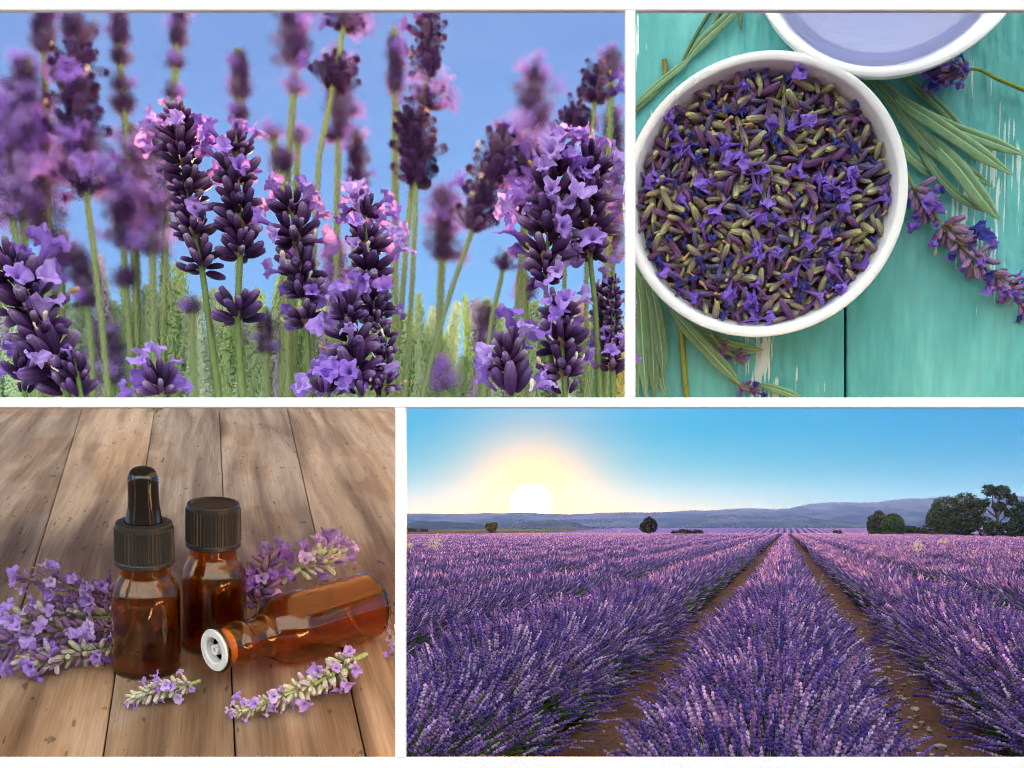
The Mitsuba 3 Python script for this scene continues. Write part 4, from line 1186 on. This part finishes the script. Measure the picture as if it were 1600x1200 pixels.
leaf_sprig('pair of broad grey green leaves lying below the heaped bowl', [
    ([(1085, 512), (1115, 528), (1150, 542), (1193, 547)], 19, 0.005, 0.003),
    ([(1046, 480), (1076, 515), (1118, 560), (1159, 602)], 22, 0.009, 0.004)])
leaf_sprig('single pale leaf at the bottom edge beside a purple flower', [([(1180, 601), (1205, 606), (1230, 614), (1254, 624)], 14, 0.005, 0.002)])
leaf_sprig('slim green leaves on dark stems at the upper left corner of the boards', [
    ([(985, 172), (1030, 130), (1070, 98), (1084, 84)], 12, 0.005, 0.002), ([(1072, 96), (1100, 62), (1124, 40), (1160, 4)], 19, 0.006, 0.003), ([(1158, 45), (1156, 30), (1164, 6)], 8, 0.005, 0.001)],
    [([(985, 182), (1060, 110), (1110, 50), (1130, 4)], 7, (0.10, 0.17, 0.06)), ([(1066, 100), (1085, 60), (1118, 8)], 6, (0.09, 0.15, 0.05))])


def plain_stem(label, px, w, c, h=0.003):
    key = uniq('plant_stem')
    stem_on_boards(key, px, w, c, h)
    lab(key, label, 'stem')


plain_stem('cut brown stub of a stem left of the heaped bowl rim', [(1041, 124), (1040, 110), (1038, 93)], 9, (0.20, 0.16, 0.04))
plain_stem('dark green stem running down from the top edge between the two bowls', [(1192, 4), (1215, 42), (1236, 70), (1262, 98)], 10, (0.13, 0.20, 0.05))
plain_stem('second darker stem between the two bowls', [(1236, 50), (1252, 76), (1264, 98)], 8, (0.07, 0.14, 0.06), 0.002)
plain_stem('yellow green stem running down to the bottom edge below the heaped bowl', [(1061, 494), (1066, 540), (1070, 590), (1074, 626)], 10, (0.26, 0.30, 0.05))


def board_sprig(label, px, whorls, seed, fam='mauve', flo='blue', fp=0.35, stem=6, dense=0.7, h=0.008, top=0.1, col=(0.22, 0.24, 0.10)):
    pts = np.array([Q(x, y, h) for x, y in px])
    return sprig('lavender_sprig', label, pts, [(s, w * UB) for s, w in whorls], stem / 2 * UB, seed, fam, flo, fp, 0.10, 0, None, col, top, dense, 0.85)


board_sprig('mauve lavender spike lying on the boards right of the heaped bowl', [(1412, 262), (1440, 312), (1476, 355), (1515, 396), (1557, 432), (1606, 482)], [(0.14, 66), (0.24, 60), (0.40, 66), (0.52, 58), (0.63, 62), (0.76, 58), (0.86, 50), (0.97, 44)], 201, fp=0.32)
board_sprig('blue violet flower on a long green stem, just under the upper bowl', [(1622, 150), (1560, 124), (1520, 108), (1478, 116)], [(0.80, 46), (0.97, 50)], 202, fp=0.7, col=(0.20, 0.28, 0.04), dense=0.6)
board_sprig('small purple bud tip lying below the heaped bowl', [(1112, 520), (1130, 545), (1160, 562)], [(0.45, 34), (0.85, 34)], 203, fp=0.05, dense=0.55)
board_sprig('purple flower at the bottom edge on a short green stem', [(1140, 590), (1152, 600), (1176, 606)], [(0.6, 30), (0.95, 30)], 204, fp=0.4, dense=0.6, h=0.006)

# ------------------------------------------------------------------ lower left view: amber bottles on an old plank table
TN = unit([0.283, -1.0, 3.483])               # up from the table top
T0 = P(300, 1130, 0.475)


def PT(X, Y, h=0.0):
    ray = np.array([(X - CX) / F, 1.0, (CY - Y) / F])
    t = (TN @ (T0 - np.array([0, 0, EYE])) + h) / (TN @ ray)
    return np.array([0, 0, EYE]) + ray * t


GA = unit(np.array([(330 - CX) / F, 1.0, (CY - 330) / F]))   # grain runs this way
GB = np.cross(GA, TN)


def wood(p, n, uv, s=0.0, tint=(1.0, 1.0, 1.0)):
    u = p.x * float(GB[0]) + p.y * float(GB[1]) + p.z * float(GB[2])
    w = p.x * float(GA[0]) + p.y * float(GA[1]) + p.z * float(GA[2])
    w = w + s
    warp = mikit.fbm(u * 22, w * 3.2, 1.0, 3)
    ring = mikit.fbm(u * 95 + warp * 2.5, w * 4.5, 2.0, 4)
    fine = mikit.fbm(u * 1500, w * 38, 3.0, 4)
    stain = mikit.fbm(u * 26, w * 11, 7.0, 4)
    c = pmix((0.135, 0.079, 0.048), (0.41, 0.285, 0.195), mikit.smoothstep(0.22, 0.78, ring * 0.6 + 0.4 * mikit.fbm(u * 9, w * 2.5, 21.0, 3)))
    c = c * (0.74 + 0.50 * fine)
    c = c * (1 - mikit.smoothstep(0.52, 0.68, stain)) + c * mi.Color3f(0.86, 0.78, 0.68) * mikit.smoothstep(0.52, 0.68, stain)
    spot = mikit.smoothstep(0.77, 0.83, mikit.fbm(u * 300, w * 70, 12.0, 3))
    return c * (1 - 0.5 * spot) * mi.Color3f(*tint)


def wood_relief(p, n, uv):
    u = p.x * float(GB[0]) + p.y * float(GB[1]) + p.z * float(GB[2])
    w = p.x * float(GA[0]) + p.y * float(GA[1]) + p.z * float(GA[2])
    return mikit.fbm(u * 900, w * 40, 3.0, 3) + 1.2 * mikit.fbm(u * 130, w * 18, 5.0, 3)


for i_, (s_, tint_) in enumerate(((0.0, (0.86, 0.84, 0.84)), (3.7, (1.08, 1.02, 0.95)), (8.1, (0.95, 0.96, 0.98)))):
    scene[f'old_wood_{i_}'] = {'type': 'bumpmap', 'scale': 0.0007, 'tex': mikit.proc(wood_relief, 3e-4), 'bsdf': {'type': 'principled', 'base_color': mikit.proc(lambda p, n, uv, s_=s_, tint_=tint_: wood(p, n, uv, s_, tint_)), 'roughness': 0.6, 'specular': 0.2}}
lab('plank_table', 'old brown table top of worn wooden planks under the bottles', 'table')
# joints between planks as (x at the near end, x at the far end)
JOINTS = [(-330, -90), (-40, 131), (160, 243), (368, 342), (574, 447), (625.5, 625.5)]
NEAR, FAR = 1189, 630
for i in range(len(JOINTS) - 1):
    a, b = JOINTS[i], JOINTS[i + 1]
    ga, gb = (1.5 if i else 0), (1.5 if i < len(JOINTS) - 2 else 0)
    far_g = 0.4
    pts = [PT(a[0] + ga, NEAR), PT(b[0] - gb, NEAR), PT(b[1] - far_g * (gb > 0), FAR), PT(a[1] + far_g * (ga > 0), FAR)]
    board(uniq('plank_table__plank'), [q + TN * 0.0003 * (i % 3) for q in pts], None, 0.016, f'old_wood_{i % 3}', TN, 0.0006)
v = np.array([PT(-320, NEAR, -0.0165), PT(622, NEAR, -0.0165), PT(624, FAR, -0.0165), PT(-85, FAR, -0.0165)])
add('plank_table__batten', (v, np.array([(0, 1, 2), (0, 2, 3)])), 'bare_wood')
ck = bezier_poly([PT(x, y, 0.0002) for x, y in ((436, 1104), (438, 1130), (440, 1160), (444, 1189))], 16)


def upright(X, Y):
    """Foot point on the table and a function from picture height to height above it."""
    b = PT(X, Y)

    def h(Yt):
        # (b + n h) seen at row Yt
        k = (CY - Yt) / F
        return (k * b[1] - (b[2] - EYE)) / (TN[2] - k * TN[1])
    return b, h


def table_frame():
    x = unit(np.cross([0, 1, 0], TN))
    return np.stack([x, np.cross(TN, x), TN], 1)


TR = table_frame()


def px(b):
    return b[1] / F


def shell(outer, thick, base):
    """Closed glass wall from an outer profile (radius, height), open at the top."""
    inner = [(max(0.0, r_ - thick), z) for r_, z in outer if z > base + 0.001]
    inner[-1] = (outer[-1][0] - thick, outer[-1][1])
    return [(0, outer[0][1])] + outer + inner[::-1] + [(inner[0][0] * 0.85, base), (0, base * 1.15)]


def smooth_profile(pts, n=60):
    from scipy.interpolate import PchipInterpolator
    p = np.asarray(pts, float)
    s = np.concatenate([[0], np.cumsum(np.linalg.norm(np.diff(p, axis=0), axis=1))])
    return [tuple(q) for q in PchipInterpolator(s, p)(np.linspace(0, s[-1], n))]


def ribbed_cap(r0, z0, z1, ribs, R, o, top_bevel, inner_r):
    prof = [(inner_r, z0 + 0.0004), (r0 * 0.985, z0), (r0 * 1.012, z0 + 0.0006), (r0 * 1.012, z0 + (z1 - z0) * 0.10), (r0 * 0.985, z0 + (z1 - z0) * 0.125), (r0, z0 + (z1 - z0) * 0.14, 1), (r0 * 0.985, z0 + (z1 - z0) * 0.86, 1), (r0 * 0.965, z0 + (z1 - z0) * 0.885),
            (r0 * 0.955, z1 - top_bevel * 0.5), (r0 * 0.93, z1 - top_bevel * 0.12), (r0 * 0.89, z1)]
    return prof, lathe


RIB = lambda t: 0.026 * np.sign(np.cos(46 * t)) * np.abs(np.cos(46 * t)) ** 0.4


def make_bottle(label, b, R, rb, hs, hn, hneck_top, rn, base=0.0022, thick=0.0013):
    key = uniq('amber_bottle')
    lab(key, label, 'bottle')
    prof = smooth_profile([(rb * 0.86, 0.0), (rb * 0.965, 0.0009), (rb, 0.004), (rb, 0.02), (rb, hs * 0.6), (rb, hs), (rb * 0.965, hs + (hn - hs) * 0.32), (rb * 0.86, hs + (hn - hs) * 0.68), (rn * 1.04, hn), (rn, hn + (hneck_top - hn) * 0.25), (rn, hneck_top)], 70)
    v, f = lathe(shell(prof, thick, base), 72, R, b)
    add(key + '__glass', (v, f), 'amber_glass', True)
    return key, prof


# bottle with the dropper
b1, h1 = upright(230, 1044)
u1 = px(b1)
rb, rn = 50.5 * u1, 36.5 * u1
key, prof = make_bottle('amber glass bottle with a black rubber dropper cap, standing in front', b1, TR, rb, h1(930), h1(898), h1(872), rn)
cap0, cap1, rc = h1(880), h1(815), 42.5 * u1
pr, _ = ribbed_cap(rc, cap0, cap1, 46, TR, b1, 0.0012, rn * 0.97)
v, f = lathe(pr + [(rc * 0.70, cap1 + 0.0003), (0, cap1 + 0.0003)], 368, TR, b1, RIB)
add(key + '__cap', (v, f), 'black_plastic', 25)
bulb = smooth_profile([(27.5 * u1, cap1 + 0.0006), (27.5 * u1, h1(816)), (25.5 * u1, h1(806)), (23 * u1, h1(790)), (22 * u1, h1(770)), (22 * u1, h1(752)), (20.5 * u1, h1(742)), (15.5 * u1, h1(733)), (8 * u1, h1(729.5)), (0, h1(728.5))], 48)
v, f = lathe([(0, cap1 + 0.0006)] + bulb, 56, TR, b1)
add(key + '__rubber_bulb', (v, f), 'black_rubber', 50)
oil = lambda prof, lev, thick, base: [(0, base + 0.0004)] + [(max(0.0, r_ - thick - 0.00025), max(z, base + 0.0004)) for r_, z in prof if base * 0.9 < z < lev] + [(0, lev)]
v, f = lathe(oil(prof, h1(968), 0.0013, 0.0024), 64, TR, b1)
add(key + '__oil', (v, f), 'dark_oil', 30)
pip = [(0.0, h1(985)), (5 * u1, h1(984)), (9.5 * u1, h1(970)), (12 * u1, h1(945)), (12 * u1, cap0), (10 * u1, cap0), (10 * u1, h1(945)), (7.5 * u1, h1(970)), (3.5 * u1, h1(981)), (0, h1(981))]
v, f = lathe([(r_, z) for r_, z in pip if True], 32, TR, b1)
add(key + '__pipette', (v, f), 'clear_glass', True)

# bottle with the screw cap
b2, h2 = upright(334, 1008)
u2 = px(b2)
rb, rn = 49 * u2, 35 * u2
key, prof = make_bottle('amber glass bottle with a ribbed black screw cap, standing behind', b2, TR, rb, h2(902), h2(870), h2(848), rn)
cap0, cap1, rc = h2(852), h2(785), 40 * u2
pr, _ = ribbed_cap(rc, cap0, cap1, 44, TR, b2, 0.0018, rn * 0.97)
v, f = lathe(pr + [(rc * 0.80, cap1 + 0.0002), (rc * 0.76, cap1 - 0.0006), (rc * 0.25, cap1 - 0.0007), (0, cap1 - 0.0001)], 368, TR, b2, RIB)
add(key + '__cap', (v, f), 'black_plastic', 25)
v, f = lathe(oil(prof, h2(908), 0.0013, 0.0024), 64, TR, b2)
add(key + '__oil', (v, f), 'dark_oil', 30)
v, f = lathe([(0, h2(920)), (rn * 0.45, h2(920)), (rn * 0.5, h2(905)), (rn * 0.5, cap0 + 0.002), (0, cap0 + 0.002)], 32, TR, b2)
add(key + '__dropper_insert', (v, f), 'clear_glass', 30)

# bottle lying on its side, mouth towards the viewer
rb3 = 0.0192
m3 = PT(366, 1034 + 36, 0.0)
e3 = PT(577, 948 + 52, 0.0)
ax3 = unit((m3 - e3) - TN * ((m3 - e3) @ TN))
L3 = 0.098
end = PT(578, 944, rb3)
mouth_dir = ax3
X3 = unit(np.cross(TN, ax3))
R3 = np.stack([X3, np.cross(ax3, X3), ax3], 1)
key = uniq('amber_bottle')
lab(key, 'open amber glass bottle lying on its side with a white dropper insert in its mouth', 'bottle')
rn3 = rb3 * 0.565
L3 = float((PT(366, 1030, rb3) - end) @ ax3)
hs, hn, ht = L3 * 0.56, L3 * 0.70, L3
prof = smooth_profile([(rb3 * 0.86, 0.0), (rb3 * 0.965, 0.0009), (rb3, 0.004), (rb3, hs * 0.5), (rb3, hs), (rb3 * 0.95, hs + (hn - hs) * 0.35), (rb3 * 0.80, hs + (hn - hs) * 0.7), (rn3 * 1.02, hn)], 50)
threads = []
for i, s in enumerate(np.linspace(0.04, 1.0, 26)):
    z = hn + (ht - hn) * s
    threads.append((rn3 * (0.97 + 0.13 * max(0.0, math.sin(s * 6.28 * 2.1 + 0.5)) ** 1.3), z))
v, f = lathe(shell(prof + threads, 0.0013, 0.0022), 72, R3, end)
add(key + '__glass', (v, f), 'amber_glass', True)
v, f = lathe([(0, ht - 0.006), (rn3 * 0.82, ht - 0.006), (rn3 * 0.82, ht + 0.0002), (rn3 * 0.98, ht + 0.0003), (rn3 * 1.00, ht + 0.0009), (rn3 * 0.96, ht + 0.0016), (rn3 * 0.66, ht + 0.0016), (rn3 * 0.60, ht + 0.0010), (rn3 * 0.58, ht - 0.0052), (rn3 * 0.26, ht - 0.0052), (rn3 * 0.25, ht + 0.0010),
              (rn3 * 0.12, ht + 0.0010), (rn3 * 0.11, ht - 0.003), (0, ht - 0.003)], 64, R3, end)
add(key + '__dropper_insert', (v, f), 'white_plastic', 30)

scene['hole_brown'] = {'type': 'principled', 'base_color': rgb(0.20, 0.085, 0.015), 'roughness': 0.3, 'specular': 0.5}  # brown for an added disc that paints in the dark hole of the insert
v, f = lathe([(rn3 * 0.262, ht - 0.0030), (rn3 * 0.57, ht - 0.0030), (rn3 * 0.57, ht - 0.0034), (rn3 * 0.262, ht - 0.0034), (rn3 * 0.262, ht - 0.0030)], 48, R3, end)
add(key + '__hole_disc', (v, f), 'hole_brown', 30)


# sprigs on the table
def table_sprig(label, px_h, whorls, seed, fam='grey', flo='lilac', fp=0.3, stem=6, dense=0.75, top=0.1, splay=0.85, wp=0.06, col=(0.26, 0.30, 0.13), name='lavender_sprig'):
    pts = np.array([PT(x, y, h) for x, y, h in px_h])
    U = px(pts[len(pts) // 2])
    return sprig(name, label, pts, [(s, w * U) for s, w in whorls], stem / 2 * U, seed, fam, flo, fp, wp, 0, None, col, top, dense, splay)


W_ = np.linspace
table_sprig('pale lavender spike lying in front of the tipped bottle, its bud tip pointing left', [(572, 1022, .010), (545, 1036, .010), (505, 1062, .009), (460, 1080, .008), (420, 1096, .007), (372, 1112, .005)],
            [(s, w) for s, w in zip((0.16, 0.25, 0.34, 0.44, 0.54, 0.64, 0.74, 0.84, 0.93, 0.995), (56, 62, 60, 58, 56, 52, 44, 38, 34, 26))], 301, 'pale', 'lilac', 0.24, 8, 0.62, 0.0, 0.8, 0.02, (0.36, 0.42, 0.18))
table_sprig('small broken lavender piece lying in front of the dropper bottle', [(312, 1064, .006), (285, 1072, .007), (250, 1078, .007), (212, 1090, .005)], [(0.28, 36), (0.46, 42), (0.64, 44), (0.82, 40), (0.98, 32)], 302, 'pale', 'lilac', 0.22, 6, 0.6, 0.0, 0.8, 0.06, (0.36, 0.42, 0.16))
table_sprig('loose lavender spike rising highest in the bunch at the left', [(215, 925, .022), (170, 918, .026), (125, 922, .030), (82, 906, .036), (46, 906, .038)], [(0.12, 50), (0.30, 52), (0.46, 50), (0.66, 48), (0.80, 52), (0.99, 44)], 303, 'mauve', 'lilac', 0.45, 6, 0.45, 0.2)
table_sprig('thick lavender spike in the middle of the bunch at the left', [(215, 960, .012), (160, 965, .014), (110, 962, .016), (60, 968, .018), (15, 975, .018)], [(s, w) for s, w in zip(W_(0.05, 0.98, 9), (52, 58, 60, 62, 62, 62, 60, 56, 46))], 304, 'grey', 'lilac', 0.22, 7, 0.52, 0.3)
table_sprig('second lavender spike of the left bunch, reaching the left edge', [(200, 985, .010), (140, 985, .012), (80, 990, .013), (30, 1002, .012), (-12, 1012, .012)], [(s, w) for s, w in zip(W_(0.05, 0.98, 9), (50, 56, 58, 60, 60, 60, 58, 56, 48))], 305, 'mauve', 'lilac', 0.22, 7, 0.52, 0.3)
table_sprig('lowest lavender spike of the left bunch, with large violet florets touching the planks', [(205, 1006, .007), (150, 1018, .008), (100, 1026, .008), (50, 1034, .008)], [(s, w) for s, w in zip(W_(0.08, 0.98, 7), (46, 50, 54, 56, 58, 60, 56))], 306, 'grey', 'violet', 0.30, 7, 0.5, 0.4)
table_sprig('lavender spike of the left bunch pressed against the dropper bottle', [(212, 940, .018), (160, 942, .019), (110, 945, .019), (70, 950, .018)], [(s, w) for s, w in zip(W_(0.1, 0.98, 6), (48, 54, 56, 56, 54, 46))], 307, 'mauve', 'lilac', 0.2, 6, 0.45, 0.2)
table_sprig('upright lavender head behind the tipped bottle, beside the screw cap bottle', [(402, 985, .004), (404, 945, .018), (412, 905, .034), (420, 872, .044)], [(0.35, 56), (0.55, 66), (0.74, 66), (0.93, 56)], 308, 'mauve', 'violet', 0.34, 7, 0.7, 0.1)
table_sprig('lavender head resting on top of the tipped bottle', [(440, 912, .030), (465, 892, .036), (492, 880, .040), (522, 864, .044)], [(0.42, 50), (0.62, 62), (0.80, 64), (0.98, 54)], 309, 'pale', 'lilac', 0.36, 9, 0.65, 0.1, 0.85, 0.05, (0.52, 0.54, 0.40))
table_sprig('lavender piece cut by the right edge beside the base of the tipped bottle', [(622, 1040, .004), (617, 1020, .006), (613, 990, .008)], [(0.35, 26), (0.95, 30)], 310, 'mauve', 'lilac', 0.35, 6, 0.5, 0.2)
